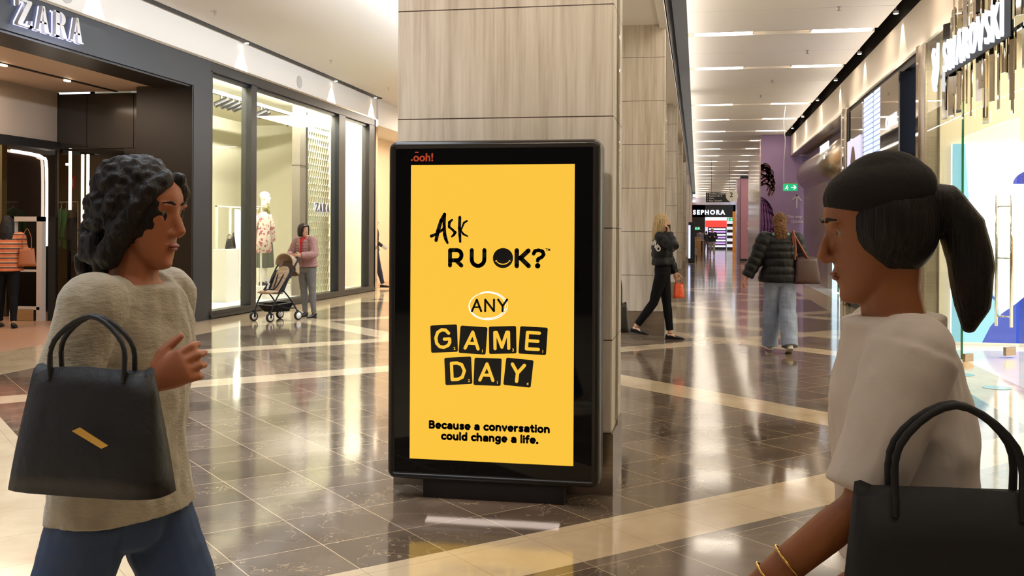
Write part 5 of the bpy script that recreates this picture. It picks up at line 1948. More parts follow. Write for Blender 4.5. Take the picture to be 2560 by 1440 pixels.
    if shoes:
        for sd in (-1, 1):
            q = J[sd]
            an, F, D = q['ankle'], q['F'], q['D']
            X = F.cross(D)
            b = bmesh.new()
            k = shoes.get('k', 1.0)
            hi = shoes.get('high', 0.0)
            loft(b, [an - F * 0.062 + D * 0.050, an - F * 0.045 + D * (0.045 - hi), an + F * 0.0 + D * (0.045 - hi), an + F * 0.06 + D * 0.053, an + F * 0.12 + D * 0.060, an + F * 0.165 + D * 0.066, an + F * 0.185 + D * 0.072],
                 [(.022, .022), (.034 * k, .036 + hi), (.036 * k, .038 + hi), (.040 * k, .030), (.044 * k, .022), (.038 * k, .016), (.02, .009)], X, 16, 0.4)
            sh_ = put('shoe', b, shoes['m'], 0.005, 2)
            b = bmesh.new()
            cs = [(-.075, .020), (-.06, .032), (-.02, .034), (.04, .034), (.09, .043), (.14, .044), (.175, .032), (.196, .014)]
            outl = [(y, w * k) for y, w in cs] + [(y, -w * k) for y, w in cs[::-1]]
            vs0, vs1 = [], []
            for y, w in outl:
                c = an + F * y + X * w
                vs0.append(b.verts.new(c + D * 0.072))
                vs1.append(b.verts.new(c + D * 0.0855))
            b.faces.new(vs0)
            b.faces.new(vs1[::-1])
            for i in range(len(vs0)):
                b.faces.new((vs0[i], vs0[(i + 1) % len(vs0)], vs1[(i + 1) % len(vs0)], vs1[i]))
            bmesh.ops.recalc_face_normals(b, faces=b.faces)
            me = bpy.data.meshes.new('sole')
            b.to_mesh(me)
            b.free()
            for vv in me.vertices:
                vv.co = fin(vv.co)
            so = mesh_obj('sole', me, shoes.get('sole', M['black_pl']), root, False)
            so.parent = sh_
            so.location = so.location - sh_.location
    if hair:
        style, hm_ = hair[0], hair[1]
        b = bmesh.new()
        skull = lambda g=0.0: ell(b, hp(0, -0.020, 0.022), (.086 + g, .092 + g, .110 + g), HR, 24, 16)
        if style == 'short':
            skull(0.0)
        elif style == 'long':
            skull(0.004)
            loft(b, [hp(0, -.03, .085), hp(0, -.065, .03), hp(0, -.085, -.06), hp(0, -.095, -.15), hp(0, -.095, -.25), hp(0, -.085, -.31)], [(.07, .05), (.085, .05), (.092, .045), (.098, .042), (.095, .034), (.07, .018)], HR @ Vector((1, 0, 0)), 22, 0.3)
            for sd in (-1, 1):
                loft(b, [hp(sd * .03, .045, .105), hp(sd * .066, .03, .06), hp(sd * .082, .005, .0), hp(sd * .086, -.02, -.08), hp(sd * .085, -.03, -.17), hp(sd * .07, -.035, -.24)], [(.02, .02), (.026, .03), (.022, .035), (.022, .04), (.022, .04), (.012, .022)], HR @ Vector((1, 0, 0)), 12, 0.5)
        elif style == 'bob':
            skull(0.006)
            loft(b, [hp(0, -.03, .06), hp(0, -.04, .0), hp(0, -.040, -.06), hp(0, -.040, -.105)], [(.085, .085), (.094, .085), (.096, .080), (.085, .07)], HR @ Vector((1, 0, 0)), 24, 0.2)
            for sd in (-1, 1):
                loft(b, [hp(sd * .035, .06, .095), hp(sd * .070, .045, .05), hp(sd * .082, .030, -.01), hp(sd * .082, .022, -.09)], [(.02, .018), (.022, .03), (.018, .034), (.014, .026)], HR @ Vector((1, 0, 0)), 12, 0.5)
            loft(b, [hp(-.06, .06, .078), hp(0, .082, .085), hp(.06, .06, .078)], [.022, .018, .022], HR @ Vector((0, 0, 1)), 10, 0.5)
        elif style == 'curly':
            r_ = random.Random(4)
            skull(0.010)
            for sd in (-1, 1):
                loft(b, [hp(sd * .02, .060, .100), hp(sd * .062, .048, .070), hp(sd * .080, .030, .02), hp(sd * .086, .005, -.04), hp(sd * .085, -.02, -.11)], [.022, .024, .024, .030, .030], HR @ Vector((0, 1, 0)), 12, 0.6)
            for i in range(420):
                a, c = r_.uniform(0, 2 * PI), r_.uniform(-1, 1)
                v = Vector((math.sin(a) * math.sqrt(1 - c * c), math.cos(a) * math.sqrt(1 - c * c), c))
                if v.y > 0.22 and v.z < 0.62:
                    continue
                drop = r_.random() ** 1.5 * 0.16 if v.y < 0.1 else 0
                rr = r_.uniform(.012, .021)
                ell(b, hp(v.x * .092, -0.034 + v.y * .094, 0.025 + v.z * .103 - drop * (1 if v.z < 0.3 else 0)), (rr, rr, rr * 1.1), None, 8, 6)
        elif style == 'ponytail':
            skull(0.004)
            loft(b, [hp(0, -.08, .055), hp(0, -.125, .035), hp(0, -.150, -.02), hp(0, -.150, -.10), hp(0, -.135, -.17), hp(0, -.12, -.21)], [(.028, .028), (.040, .036), (.048, .04), (.05, .042), (.036, .03), (.012, .012)], HR @ Vector((1, 0, 0)), 16, 0.5)
        elif style == 'lowtail':
            skull(0.006)
            loft(b, [hp(0, -.06, .02), hp(0, -.095, -.04), hp(0, -.105, -.12), hp(.005, -.105, -.20), hp(0, -.10, -.27), hp(0, -.09, -.31)], [(.07, .05), (.078, .05), (.085, .05), (.075, .045), (.05, .03), (.018, .012)], HR @ Vector((1, 0, 0)), 18, 0.5)
        elif style == 'cap':
            skull(0.002)
        amp = {'curly': 0.007, 'ponytail': 0.004, 'lowtail': 0.012, 'long': 0.003}.get(style, 0.003)
        def dzh(p):
            v = noise.noise(p * (55 if style == 'curly' else 38 if style == 'lowtail' else 18) + Vector((0, 0, p.z * 3)))
            return p + (p - hc0).normalized() * v * amp
        put('hair', b, hm_, max(0.0045, min(vox, 0.006)), 2, dzh)
    if extra:
        extra(ctx)
    return ctx


def worldize(b, fn):
    for v in b.verts:
        v.co = fn(v.co)


knit = mat('cream_knit', (168, 156, 134), 0.9, bump=0.7, bscale=45, bstretch=(1, 1, 2.5), bdist=0.006, sheen=0.3, var=0.08, vscale=30)
denim = mat('blue_denim', (48, 66, 98), 0.8, bump=0.3, bscale=260, var=0.18, vscale=7)
denim_l = mat('pale_denim', (136, 148, 174), 0.8, bump=0.3, bscale=260, var=0.16, vscale=7)
grey_jean = mat('grey_denim', (112, 110, 108), 0.85, bump=0.3, bscale=260, var=0.12, vscale=9)
blk_cloth = mat('black_cotton', (9, 9, 12), 0.8, spec=0.2, bump=0.2, bscale=200)
puffer_m = mat('black_quilted_nylon', (9, 10, 15), 0.5, spec=0.3, bump=0.25, bscale=40)
mauve = mat('mauve_padded_fabric', (158, 118, 112), 0.75, bump=0.35, bscale=35)
red_c = mat('red_knit', (186, 28, 26), 0.8)
white_top = mat('off_white_jersey', (206, 194, 184), 0.75, bump=0.2, bscale=50)
shoe_w = mat('white_leather', (226, 220, 208), 0.5)
shoe_b = mat('black_shoe', (18, 17, 18), 0.35)
gold = mat('gold', (216, 172, 90), 0.2, metal=1.0)
H_DARK = hair_mat((14, 9, 7), (34, 21, 15))
H_BLK = hair_mat((24, 14, 12), (58, 30, 22))
H_BLONDE = hair_mat((178, 146, 98), (222, 196, 146))
H_BROWN = hair_mat((70, 44, 26), (128, 84, 44))
H_JET = hair_mat((14, 11, 10), (34, 26, 22))

# -------- 1: woman in cream knit, left foreground, walking to the right
def ex1(c):
    pass
c1 = person('person', 'woman with dark curly hair in a cream knit jumper passing close on the left', (-1.32, 2.12), math.radians(-98), 1.67, (172, 104, 68),
            lean=4, twist=8, head=(4, -6), vox=0.0045, build=0.96, shoulder=0.155,
            armL=((-0.25, -0.35, -1), (-0.05, 0.1, -1)), armR=((0.30, -0.18, -1), (-0.25, 0.85, 0.42)),
            legL=(26, 2, 6, 0), legR=(-22, 2, 12, 14),
            hands={1: dict(curl=42, side=(0, -0.3, 1), nrm=(-1, 0, 0)), -1: dict(curl=30)},
            top=dict(m=knit, hem=0.90, t=0.016, ease=0.012, fold=0.010, name='jumper', v=0.006, sleeve=0.92, slv_ease=0.008), bottom=dict(m=denim, t=0.012, fold=0.006, flare=0.02, name='jeans', v=0.006),
            shoes=dict(m=shoe_w, sole=M['white_pl']), hair=('curly', H_DARK))
J = c1['J']
hw = c1['W'](J[('a', 1)][2] + J[('a', 1)][3] * 0.07)
bag_l = mat('black_bag_fabric', (20, 16, 15), 0.55, bump=0.3, bscale=30, bdist=0.01)
t = handbag('tote_bag', 'large black tote bag with a gold dash carried by the woman in the cream jumper', (-1.185, 1.80, 0.955), 0.345, 0.235, 0.12, bag_l, 0.11, rz=math.radians(-2))
b = bmesh.new()
prism(b, [(0.0, 0.128), (0.065, 0.097), (0.08, 0.104), (0.018, 0.136)], 0.0615, 0.063, frame_mat((0, 0, 0), (1, 0, 0), (0, 0, 1)))
obj('gold_mark', b, gold, t, world=False)

# -------- 2: person in white top, right foreground, walking to the left
def ex2(c):
    J, put = c['J'], c['put']
    for sd, fr in ((-1, (0.62, 0.80)), (1, (0.7,))):
        sh, el, wr, hd = J[('a', sd)]
        for f in fr:
            b = bmesh.new()
            p = el + (wr - el) * f
            d = (wr - el).normalized()
            r = 0.040 - 0.012 * f + 0.004
            s_ = d.cross(Vector((0.3, 0.2, 0.93))).normalized()
            u_ = d.cross(s_)
            tube(b, [p + s_ * r * math.cos(a * PI / 8) + u_ * r * math.sin(a * PI / 8) for a in range(17)], 0.0022, 6)
            put('bracelet', b, gold)
c2 = person('person', 'person with dark tied-back hair and a white top walking past on the right, very close', (0.375, 1.83), math.radians(97), 1.605, (142, 84, 46),
            lean=5, twist=-6, head=(-3, -8), vox=0.0045, build=0.90, shoulder=0.155,
            armL=((-0.16, 0.40, -1), (0.06, 0.85, -0.75)), armR=((0.25, -0.25, -1), (0.0, 0.35, -1)),
            legL=(20, 2, 5, 0), legR=(-18, 2, 14, 16),
            hands={-1: dict(curl=26, side=(0, 0.3, 1), nrm=(1, 0, 0)), 1: dict(curl=40)},
            top=dict(m=white_top, hem=1.00, t=0.012, ease=0.018, fold=0.008, name='top', v=0.006, sleeve=0.48, slv_ease=0.016), bottom=dict(m=blk_cloth, t=0.02, fold=0.006, flare=0.04, name='trousers', v=0.006),
            shoes=dict(m=shoe_b), hair=('ponytail', H_JET), extra=ex2)
b = bmesh.new()
hp = c2['hp']
ell(b, hp(0, -0.020, 0.076), (.092, .104, .064), c2['HR'], 26, 16)
ell(b, hp(0, -0.03, 0.09), (.072, .082, .062), c2['HR'], 20, 12)
ht = c2['put']('knitted_hat', b, mat('black_knit', (20, 14, 12), 0.9, bump=0.6, bscale=60), 0.006, 3)
handbag('tote_bag', 'big black bag hanging at the side of the person in the white top', (0.375, 1.565, 0.62), 0.37, 0.47, 0.13, mat('black_canvas', (14, 12, 12), 0.7, bump=0.3, bscale=40), 0.13, rz=math.radians(4))

# -------- 3: blonde woman on the phone beside the second pillar
def ex3(c):
    J, put, T = c['J'], c['put'], c['T']
    # white letters on the back of the sleeve
    sh, el, wr, hd = J[('a', 1)]
    me = text_mesh('IND', 0.095, 0.002, 0.004, 'CENTER')
    o_ = c['fin'](T(0.205, -0.02, 1.30))
    F = frame_mat(c['fin'](T(0.205, -0.075, 1.262)), (0.25, 0.6, -0.75), (0.2, 0.65, 0.70))
    me.transform(Matrix.Diagonal((1, 1, 1, 1)))
    me.transform(F)
    mesh_obj('sleeve_lettering', me, M['white_pl'], c['root'], False)
    # metal bits on the loafers
    for sd in (-1, 1):
        q = J[sd]
        b = bmesh.new()
        p = q['ankle'] + q['F'] * 0.085 + q['D'] * 0.030
        tube(b, [p - Vector((0.03, 0, 0)), p + Vector((0, 0, 0.004)), p + Vector((0.03, 0, 0))], 0.005, 6, 3)
        put('shoe_buckle', b, gold)
c3 = person('person', 'blonde woman in a cropped black puffer jacket holding a phone to her ear', (-0.47, 14.02), math.radians(-94), 1.735, (214, 168, 142),
            lean=-2, head=(-14, -2), vox=0.005, build=0.93,
            armR=((0.38, 0.60, -0.42), (-0.155, -0.10, 0.215), (-0.12, -0.12, 1)), armL=((-0.12, 0.28, -1), (-0.02, 0.42, -1)),
            legR=(-16, 0, 20, 8), legL=(7, -2, 0, 0),
            hands={1: dict(curls=[12, 26, 34, 40], side=(-0.6, -0.2, 0.7), nrm=(-0.9, -0.4, 0)), -1: dict(curl=55, side=(0, 1, 0), nrm=(1, 0, 0))},
            top=dict(m=puffer_m, hem=1.02, t=0.022, ease=0.028, quilt=0.014, qh=0.10, fold=0.006, name='puffer_jacket', v=0.007, collar=0.05),
            bottom=dict(m=blk_cloth, t=0.010, fold=0.001, name='trousers', end=0.90), shoes=dict(m=shoe_b, k=0.92), hair=('long', H_BLONDE), extra=ex3)
pp = c3['W'](c3['J'][('a', 1)][2] + Vector((-0.012, -0.012, 0.065)))
b = rbox(-0.033, 0.033, -0.005, 0.005, -0.07, 0.07, 0.004)
worldize(b, lambda p: pp + Matrix.Rotation(math.radians(-14), 3, 'X') @ p)
tag(obj('mobile_phone', b, mat('dark_phone', (60, 34, 28), 0.2)), 'dark mobile phone held to the ear of the blonde woman', 'phone')
hb = c3['W'](c3['J'][('a', -1)][2] + c3['J'][('a', -1)][3] * 0.09)
t = handbag('gift_bag', 'small shiny orange bag hanging from the hand of the blonde woman', (hb.x + 0.02, hb.y, hb.z - 0.27), 0.17, 0.20, 0.10, mat('orange_gloss', (226, 84, 44), 0.15, coat=0.5, bump=0.5, bscale=18, bdist=0.02), 0.07, rz=0.3)

# -------- 4: woman in puffer jacket walking away
def ex4(c):
    b = bmesh.new()
    T = c['T']
    loft(b, [T(-.105, .0, 1.445), T(-.085, -.07, 1.455), T(0, -.10, 1.455), T(.085, -.07, 1.455), T(.105, 0, 1.445)], [(.022, .03)] * 5, (0, 0, 1), 12, 0.6)
    c['put']('teal_hood', b, mat('pale_teal_cotton', (128, 176, 166), 0.8), 0.006, 3)
c4 = person('person', 'woman in a black puffer jacket and wide pale jeans walking away along the corridor', (1.02, 12.86), math.radians(4), 1.70, (186, 130, 100),
            lean=2, twist=4, head=(6, -2), vox=0.006, build=1.12, shoulder=0.172, hipw=1.05,
            armL=((-0.42, -0.12, -1), (-0.52, -0.05, -1)), armR=((0.30, -0.05, -1), (0.0, 0.75, -0.65)),
            legL=(10, 1, 4, 0), legR=(-9, 0, 14, 22),
            hands={-1: dict(curl=16, side=(0, 1, 0), nrm=(1, 0, 0))},
            top=dict(m=puffer_m, hem=0.86, t=0.03, ease=0.035, quilt=0.018, qh=0.095, fold=0.006, name='puffer_jacket', v=0.007, collar=0.03),
            bottom=dict(m=denim_l, t=0.018, flare=0.045, fold=0.008, name='jeans', end=1.10), shoes=dict(m=shoe_w, sole=M['white_pl']), hair=('lowtail', H_BROWN), extra=ex4)
brown_l = mat('brown_leather', (58, 30, 28), 0.45, bump=0.25, bscale=60)
tan_l = mat('tan_leather', (128, 66, 44), 0.45)
t = handbag('shoulder_bag', 'brown leather shoulder bag of the woman in the black puffer jacket', (1.335, 12.78, 0.86), 0.34, 0.33, 0.16, brown_l, 0.1, rz=0.25, hoop=False)
for s_ in (-1, 1):
    b = bmesh.new()
    tube(b, [(-0.13 + 0.03 * s_, s_ * 0.03, 0.30), (-0.155, s_ * 0.035, 0.46), (-0.175, s_ * 0.03, 0.60), (-0.17, 0, 0.655), (-0.14, 0.045, 0.60), (0.0, s_ * 0.03, 0.32)], 0.012, 8, 4)
    obj('strap', b, tan_l, t, world=False, smooth=True)

# -------- 5: woman leaning on the stroller
def ex5(c):
    T, put = c['T'], c['put']
    b = bmesh.new()
    loft(b, [T(0, .055, 1.10), T(0, .06, 1.25), T(0, .048, 1.40), T(0, .02, 1.455)], [(.045, .085), (.05, .09), (.055, .075), (.065, .062)], (1, 0, 0), 16, 0.3)
    put('red_top', b, red_c, 0.006, 2)
c5 = person('person', 'woman with black bob in a mauve padded jacket leaning on the stroller', (-6.60, 16.20), math.radians(165), 1.60, (206, 158, 128),
            lean=8, head=(-78, -2), vox=0.006, build=1.05,
            armR=((0.40, 0.30, -0.95), (-0.75, 0.85, -0.10)), armL=((-0.42, 0.34, -0.95), (0.62, 0.85, -0.05)),
            legL=(-4, 2, 0, 0), legR=(-6, 2, 3, 0),
            hands={1: dict(curl=30, side=(0, 0.2, 1), nrm=(0, -1, -0.3)), -1: dict(curl=30, side=(0, 0.2, 1), nrm=(0, -1, -0.3))},
            top=dict(m=mauve, hem=0.93, t=0.022, ease=0.02, quilt=0.006, qh=0.05, fold=0.007, name='jacket', hood=True, open=0.05),
            bottom=dict(m=grey_jean, t=0.008, fold=0.004, name='jeans'), shoes=dict(m=shoe_b, high=0.01), hair=('bob', H_BLK), extra=ex5)

# -------- 6: woman in striped jumper entering the left shop
stripe = NT('striped_jumper')
sp = stripe.n('SeparateXYZ')
stripe.l(stripe.n('TexCoord').outputs['Object'], sp.inputs[0])
fr = stripe.math('FRACT', stripe.math('MULTIPLY', sp.outputs[2], 14.0))
cc = stripe.mix(stripe.math('GREATER_THAN', fr, 0.70), lin((196, 106, 66)), lin((84, 62, 56)))
cc = stripe.mix(stripe.math('LESS_THAN', fr, 0.16), cc, lin((206, 160, 120)))
stripe.l(cc, stripe.b.inputs['Base Color'])
stripe.b.inputs['Roughness'].default_value = 0.9
c6 = person('person', 'woman in an orange striped jumper entering the shop at the left edge', (-10.27, 13.42), math.radians(28), 1.66, (190, 140, 110),
            lean=0, head=(0, -4), vox=0.007, build=1.08, armL=((-0.2, 0.1, -1), (0.1, 0.7, -0.7)), armR=((0.22, 0.05, -1), (-0.1, 0.8, -0.45)),
            legL=(8, 2, 0, 0), legR=(-6, 2, 8, 6),
            top=dict(m=stripe.m, hem=0.88, t=0.022, ease=0.03, fold=0.008, name='jumper'), bottom=dict(m=blk_cloth, t=0.008, fold=0.003, name='trousers'),
            shoes=dict(m=shoe_b), hair=('long', H_JET))
handbag('shoulder_bag', 'tan leather shoulder bag of the woman in the striped jumper', (-9.97, 13.47, 0.93), 0.26, 0.27, 0.12, mat('tan_bag', (150, 82, 40), 0.5), 0.3, rz=0.6)

# -------- 7-10: small figures far down the corridor and one half hidden by the near pillar
def person_far(label, pos, yaw, H, topc, botc, hairm_, skin=(200, 156, 130), **k):
    return person('person', label, pos, yaw, H, skin, vox=0.012, face=True,
                  top=dict(m=mat('far_top', topc, 0.8), hem=0.9, t=0.02, ease=0.02, v=0.012), bottom=dict(m=mat('far_trousers', botc, 0.8), t=0.015, v=0.012, name='trousers'),
                  shoes=dict(m=shoe_b), hair=('short', hairm_), **k)
def ex7(c):
    T, hp_ = c['T'], c['hp']
    b = bmesh.new()
    loft(b, [T(0, .075, 1.05), T(0, .085, 1.25), T(0, .06, 1.42)], [(.04, .06), (.055, .06), (.06, .05)], (1, 0, 0), 12, 0.3)
    c['put']('blue_shirt', b, mat('pale_blue_shirt', (120, 166, 190), 0.8), 0.012, 2)
    b = bmesh.new()
    ell(b, hp_(0, -.01, .06), (.088, .105, .07), c['HR'], 16, 10)
    loft(b, [hp_(0, .06, .06), hp_(0, .15, .045)], [(.06, .012), (.05, .008)], (1, 0, 0), 12, 0.4)
    c['put']('cap', b, M['white_pl'], 0.010, 2)
person_far('man in a white cap, dark jacket and beige trousers walking towards the camera', (0.97, 66.5), PI, 1.84, (22, 24, 34), (168, 156, 146), H_DARK, legL=(8, 2, 3, 0), legR=(-6, 2, 8, 8),
           armL=((-0.35, -0.1, -1), (0.35, 0.75, 0.1)), armR=((0.35, -0.1, -1), (-0.35, 0.75, 0.1)), build=1.1, extra=ex7)
person_far('person in a grey top and dark jeans walking away far down the corridor', (0.22, 78.0), 0.15, 1.80, (112, 98, 106), (30, 34, 50), H_DARK, legL=(-8, 2, 8, 8), legR=(8, 2, 3, 0), build=1.05)
person_far('person in a black top beside the grey-topped walker far down the corridor', (0.72, 82.0), 0.4, 1.68, (24, 20, 24), (96, 82, 88), H_BLK, armR=((0.3, 0.1, -1), (-0.3, 0.8, 0.1)))
person_far('person in dark clothes almost hidden behind the near pillar', (-0.92, 9.3), math.radians(80), 1.70, (40, 34, 34), (24, 24, 28), H_JET, skin=(190, 140, 112))
handbag('shoulder_bag', 'black bag showing past the right edge of the near pillar', (-0.74, 9.02, 0.58), 0.30, 0.26, 0.14, leather_blk, 0.36, rz=0.1)

# -------- mannequins
olive = mat('olive_knit', (118, 112, 58), 0.8)
green_sk = mat('dark_green_skirt', (54, 62, 48), 0.75, bump=0.3, bscale=20, bstretch=(4, 4, 0.3))
def exm(c):
    T, put = c['T'], c['put']
    b = bmesh.new()
    zs = [(1.06, .13, .10), (1.0, .16, .12), (0.9, .19, .14), (0.7, .21, .16), (0.5, .225, .17), (0.32, .235, .18)]
    loft(b, [T(0, 0, z) if z > .9 else Vector((0, 0, z)) for z, a, q in zs], [(a, q) for z, a, q in zs], (1, 0, 0), 24, 0.05)
    put('long_skirt', b, green_sk, 0.008, 1, lambda p: p + Vector((p.x, p.y, 0)).normalized() * 0.008 * math.sin(math.atan2(p.y, p.x) * 14) * min(1, max(0, (1.05 - p.z) * 2)))
person('mannequin', 'white shop mannequin in an olive top and dark green skirt in the window', (-8.86, 19.42, 0.36), math.radians(-62), 1.93, face=True, mannequin=True, bodymat=M['mann'], vox=0.007, head=(10, 0),
       legL=(2, 3, 0, 0), legR=(-2, 3, 0, 0), top=dict(m=olive, hem=1.0, t=0.008, sleeve=0.02, fold=0.002, name='sleeveless_top'), shoes=dict(m=shoe_b), extra=exm)
person('mannequin', 'mannequin in dark clothes leaning in the next shop window beyond the corner', (-8.25, 24.75, 0.02), math.radians(-80), 1.86, face=True, mannequin=True, bodymat=M['mann'], vox=0.009,
       armR=((0.5, 0.2, -1), (0.2, 0.9, -0.6)), legL=(14, 3, 0, 0), legR=(-10, 3, 0, 0), top=dict(m=mat('dark_plum', (52, 36, 40), 0.7), hem=0.9, t=0.012, name='blouse'), bottom=dict(m=mat('navy_cloth', (44, 46, 66), 0.7), t=0.01, name='trousers'), shoes=dict(m=shoe_b))
person('mannequin', 'seated-height white mannequin in the steel and glass shopfront', (4.15, 25.2, 0.35), math.radians(100), 1.75, face=True, mannequin=True, bodymat=M['white_pl'], vox=0.009,
       armR=((0.3, 0.5, -0.8), (-0.2, 0.9, 0.3)), armL=((-0.3, 0.5, -0.8), (0.2, 0.9, 0.3)), legL=(20, 3, 10, 0), legR=(-10, 3, 6, 0))
t = thing('mannequin_plinth', 'pale plinth under the white mannequin in the steel shopfront', 'plinth', (4.15, 25.2, 0))
obj('block', rbox(3.7, 4.6, 24.7, 25.7, 0, 0.345, 0.01), M['plinth'], t)
# ================================================================== STROLLER
sy, sx = math.radians(155), (-6.87, 15.56)
ST = thing('stroller', 'black framed stroller with beige seat and canopy standing in front of the shop window', 'stroller', (sx[0], sx[1], 0), sy)
fr_m = mat('stroller_frame', (20, 20, 22), 0.35, metal=0.4)
beige = mat('beige_canvas', (176, 152, 126), 0.85, bump=0.3, bscale=120)
beige_d = mat('canopy_lining', (104, 88, 74), 0.8)
def sp(nm, b, m, par=None, smooth=True):
    o = obj(nm, b, m, par or ST, world=False, smooth=smooth)
    if par is not None:
        o.location = o.location - par.location
    return o
b = bmesh.new()
for s in (-1, 1):
    tube(b, [(s * .20, .30, .13), (s * .205, .25, .26), (s * .21, .14, .44), (s * .215, -.06, .68), (s * .21, -.20, .90), (s * .20, -.30, 1.02)], .013, 8, 4)
    tube(b, [(s * .215, .06, .52), (s * .215, -.10, .36), (s * .215, -.24, .18), (s * .215, -.27, .10)], .012, 8, 4)
    tube(b, [(s * .20, .22, .30), (s * .20, .0, .22), (s * .20, -.22, .20)], .009, 8, 4)
    tube(b, [(s * .20, .28, .15), (s * .19, .31, .10)], .016, 8)
tube(b, [(-.20, -.24, .2), (.20, -.24, .2)], .01, 8)
tube(b, [(-.20, .23, .30), (.20, .23, .30)], .009, 8)
tube(b, [(-.20, -.30, 1.02), (-.12, -.335, 1.045), (.12, -.335, 1.045), (.20, -.30, 1.02)], .018, 10, 4)
sp('frame', b, fr_m)
b = bmesh.new()
loft(b, [(0, .27, .47), (0, .20, .485), (0, .08, .47), (0, .0, .46)], [(.17, .022), (.185, .03), (.185, .03), (.17, .026)], (1, 0, 0), 20, 0.5)
seat = sp('seat', b, beige)
b = bmesh.new()
N_ = 40
pts = [(0, .02 - .20 * i / N_, .47 + .42 * i / N_) for i in range(N_ + 1)]
rr = []
for i in range(N_ + 1):
    f = i / N_
    w_ = .150 * (1 if f < .75 else math.sqrt(max(0.05, 1 - ((f - .75) / .27) ** 2)))
    rr.append((w_, .020 + .010 * abs(math.sin(f * PI * 6)) ** .6))
loft(b, pts, rr, (1, 0, 0), 20, 0.3)
sp('backrest', b, beige)
# dark side wings behind the seat
b = bmesh.new()
for s in (-1, 1):
    v = [b.verts.new(p) for p in ((s * .20, .16, .46), (s * .16, -.02, .48), (s * .15, -.17, .84), (s * .205, -.16, .82))]
    b.faces.new(v)
    v2 = [b.verts.new((q.co.x - s * .004, q.co.y, q.co.z)) for q in v]
    b.faces.new(v2[::-1])
    for i in range(4):
        b.faces.new((v[i], v[(i + 1) % 4], v2[(i + 1) % 4], v2[i]))
sp('side_wing', b, mat('dark_canvas', (26, 28, 34), 0.8), smooth=False)
for s, z_ in ((1, .66), (1, .57)):
    b = bmesh.new()
    y_ = .02 if z_ > .6 else .085
    xx = .188 if z_ > .6 else .13
    box(b, xx - .045, xx - .002, y_ - .0, y_ + .006, z_ - .05, z_ + .05)
    for v in b.verts:
        v.co.y -= (v.co.z - z_) * 0.45
    sp('care_label', b, M['white_pl'], smooth=False)
# harness
b = bmesh.new()
for s in (-1, 1):
    tube(b, [(s * .07, -.085, .76), (s * .05, -.03, .66), (s * .03, .03, .56), (0, .08, .51)], .011, 6, 4)
tube(b, [(0, .08, .51), (0, .17, .52), (0, .26, .50)], .014, 6, 3)
sp('harness', b, mat('harness_webbing', (18, 18, 20), 0.7))
# canopy: ribbed quarter shell opening to the front
b = bmesh.new()
rows = []
for i in range(13):
    a = math.radians(-28 + 118 * i / 12)
    row = []
    for j in range(17):
        t_ = PI * j / 16
        rad = .235 + .008 * math.sin(i * PI / 2.0)
        x = .205 * math.cos(t_)
        r2 = rad * (0.28 + 0.72 * math.sin(t_) ** 0.7)
        row.append((x, -.17 - r2 * math.cos(a) * 1.0 + .0, .84 + r2 * math.sin(a) * 1.12))
    rows.append(row)
def shell(b, rows, off):
    g = [[b.verts.new((x * (1 - off), -.17 + (y + .17) * (1 - off * 1.6), .84 + (z - .84) * (1 - off * 1.6))) for x, y, z in r] for r in rows]
    return g
g0 = shell(b, rows, 0)
g1 = shell(b, rows, .03)
for g, fl_ in ((g0, False), (g1, True)):
    for i in range(len(g) - 1):
        for j in range(16):
            q = (g[i][j], g[i][j + 1], g[i + 1][j + 1], g[i + 1][j])
            b.faces.new(q[::-1] if fl_ else q)
for e in (0, -1):
    for j in range(16):
        b.faces.new((g0[e][j], g0[e][j + 1], g1[e][j + 1], g1[e][j]))
can = sp('canopy', b, beige)
b = bmesh.new()
tube(b, [(x * 1.02, y, z) for x, y, z in rows[-1]], .014, 8)
tube(b, [(x * 1.02, y, z + .003) for x, y, z in rows[7]], .008, 8)
sp('canopy_rim', b, beige, can)
b = bmesh.new()
loft(b, [(0, -.16, .70), (0, -.24, .86), (0, -.27, .98)], [(.17, .012), (.175, .012), (.12, .012)], (1, 0, 0), 16, 0.2)
sp('canopy_lining', b, beige_d)
# basket
b = bmesh.new()
cs0 = [(-.17, .26), (.17, .26), (.19, -.20), (-.19, -.20)]
cs1 = [(-.11, .16), (.11, .16), (.13, -.16), (-.13, -.16)]
a0 = [b.verts.new((x, y, .27 if y > 0 else .30)) for x, y in cs0]
a1 = [b.verts.new((x, y, .15)) for x, y in cs1]
b.faces.new(a1)
for i in range(4):
    b.faces.new((a0[i], a0[(i + 1) % 4], a1[(i + 1) % 4], a1[i]))
bmesh.ops.solidify(b, geom=b.faces[:], thickness=0.006)
sp('basket', b, mat('basket_canvas', (18, 20, 22), 0.7), smooth=False)
b = bmesh.new()
tube(b, [(-.17, .26, .27), (.17, .26, .27), (.19, -.20, .30), (-.19, -.20, .30), (-.17, .26, .27)], .006, 6)
sp('basket_rim', b, mat('grey_rim', (150, 150, 152), 0.3, metal=0.6))
for x, y, r in ((-.20, .31, .075), (.20, .31, .075), (-.225, -.27, .075), (.225, -.27, .075)):
    b = bmesh.new()
    cyl(b, (x - .017, y, r), (x + .017, y, r), r, 28)
    wv = sp('wheel', b, mat('tyre_rubber', (24, 24, 25), 0.7))
    b = bmesh.new()
    cyl(b, (x - .020, y, r), (x + .020, y, r), r * .70, 24)
    h = sp('hub', b, M['white_pl'], wv)
    b = bmesh.new()
    tube(b, [(x, y, r), (x, y - .01 if y > 0 else y, r + .09)], .012, 8)
    if y > 0:
        box(b, x - .028, x - .021, y - .02, y + .015, r - .01, r + .10)
        box(b, x + .021, x + .028, y - .02, y + .015, r - .01, r + .10)
        box(b, x - .028, x + .028, y - .02, y + .015, r + .09, r + .105)
    sp('wheel_fork', b, fr_m)

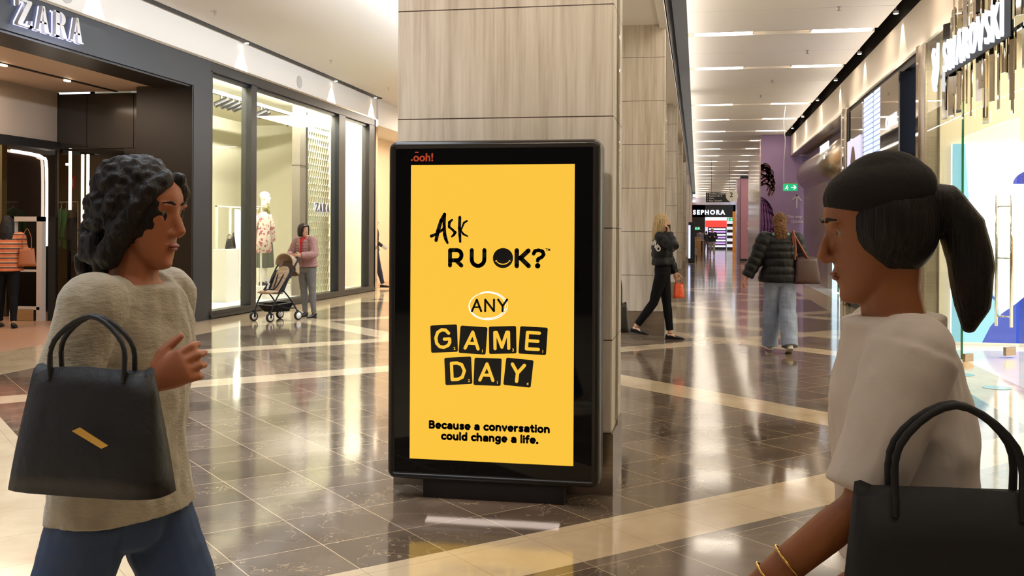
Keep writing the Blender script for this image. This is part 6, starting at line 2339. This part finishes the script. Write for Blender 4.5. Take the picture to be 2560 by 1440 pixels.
# ================================================================== FAR CORRIDOR FURNITURE
t = thing('digital_totem', 'slim black digital totem with a glowing white-blue edge beside a far pillar', 'digital display', (-0.28, 52, 0))
obj('body', rbox(-0.44, -0.12, 51.9, 52.6, 0.0, 2.08, 0.02), M['black_pl'], t)
obj('lit_screen', bx(-0.44, -0.34, 51.885, 51.9, 0.22, 1.92), emit('totem_light', (206, 214, 255), 1.3), t)
t = thing('ottoman', 'small grey upholstered stool beyond the black totem', 'stool', (-0.2, 57, 0))
obj('cushion', rbox(-0.40, 0.0, 56.8, 57.4, 0.26, 0.64, 0.04), mat('grey_upholstery', (150, 144, 136), 0.9), t)
for x in (-.36, -.04):
    for y in (56.85, 57.35):
        obj('leg', bx(x - .02, x + .02, y - .02, y + .02, 0, .27), M['black_pl'], t)
t = thing('cafe_table', 'high pale oak table on the left of the far corridor', 'table', (0.1, 66, 0))
obj('table_top', rbox(-0.35, 0.48, 66.7, 67.6, 1.02, 1.07, 0.01), M['oak'], t)
for x in (-.3, .4):
    for y in (66.8, 67.5):
        obj('leg', bx(x - .035, x + .035, y - .035, y + .035, 0, 1.02), M['oak'], t)
t = thing('oak_counter', 'slatted oak counter behind the high table in the far corridor', 'counter', (-0.2, 69, 0))
for k in range(7):
    obj('slat', bx(-0.44 + .10 * k, -0.36 + .10 * k, 68.7, 69.6, 0, 1.2), M['oak'], t)
obj('counter_top', bx(-0.45, 0.30, 68.65, 69.65, 1.2, 1.25), M['oak'], t)
t = thing('menu_board', 'tall thin brown board standing by the oak furniture in the far corridor', 'sign board', (-0.25, 60, 0))
obj('panel', bx(-0.30, -0.22, 60, 60.6, 0, 1.95), mat('board_brown', (84, 46, 34), 0.5), t)
t = thing('floor_drain', 'round metal floor cover beside the second pillar', 'floor cover', (-0.83, 14.2, 0))
b = bmesh.new()
cyl(b, (-0.83, 14.22, 0.0), (-0.83, 14.22, 0.004), 0.11, 24)
obj('lid', b, M['steel'], t)
for k, (x, y) in enumerate(((2.75, 11.2), (2.85, 10.3))):
    b = bmesh.new()
    cyl(b, (x, y, 0.0), (x, y, 0.003), 0.13, 28)
    tag(obj('floor_sticker', b, mat('blue_sticker', (116, 160, 176), 0.2)), 'round blue sticker on the floor outside the glass shop, %s one' % ('farther' if k == 0 else 'nearer'), 'floor sticker', 'floor stickers')
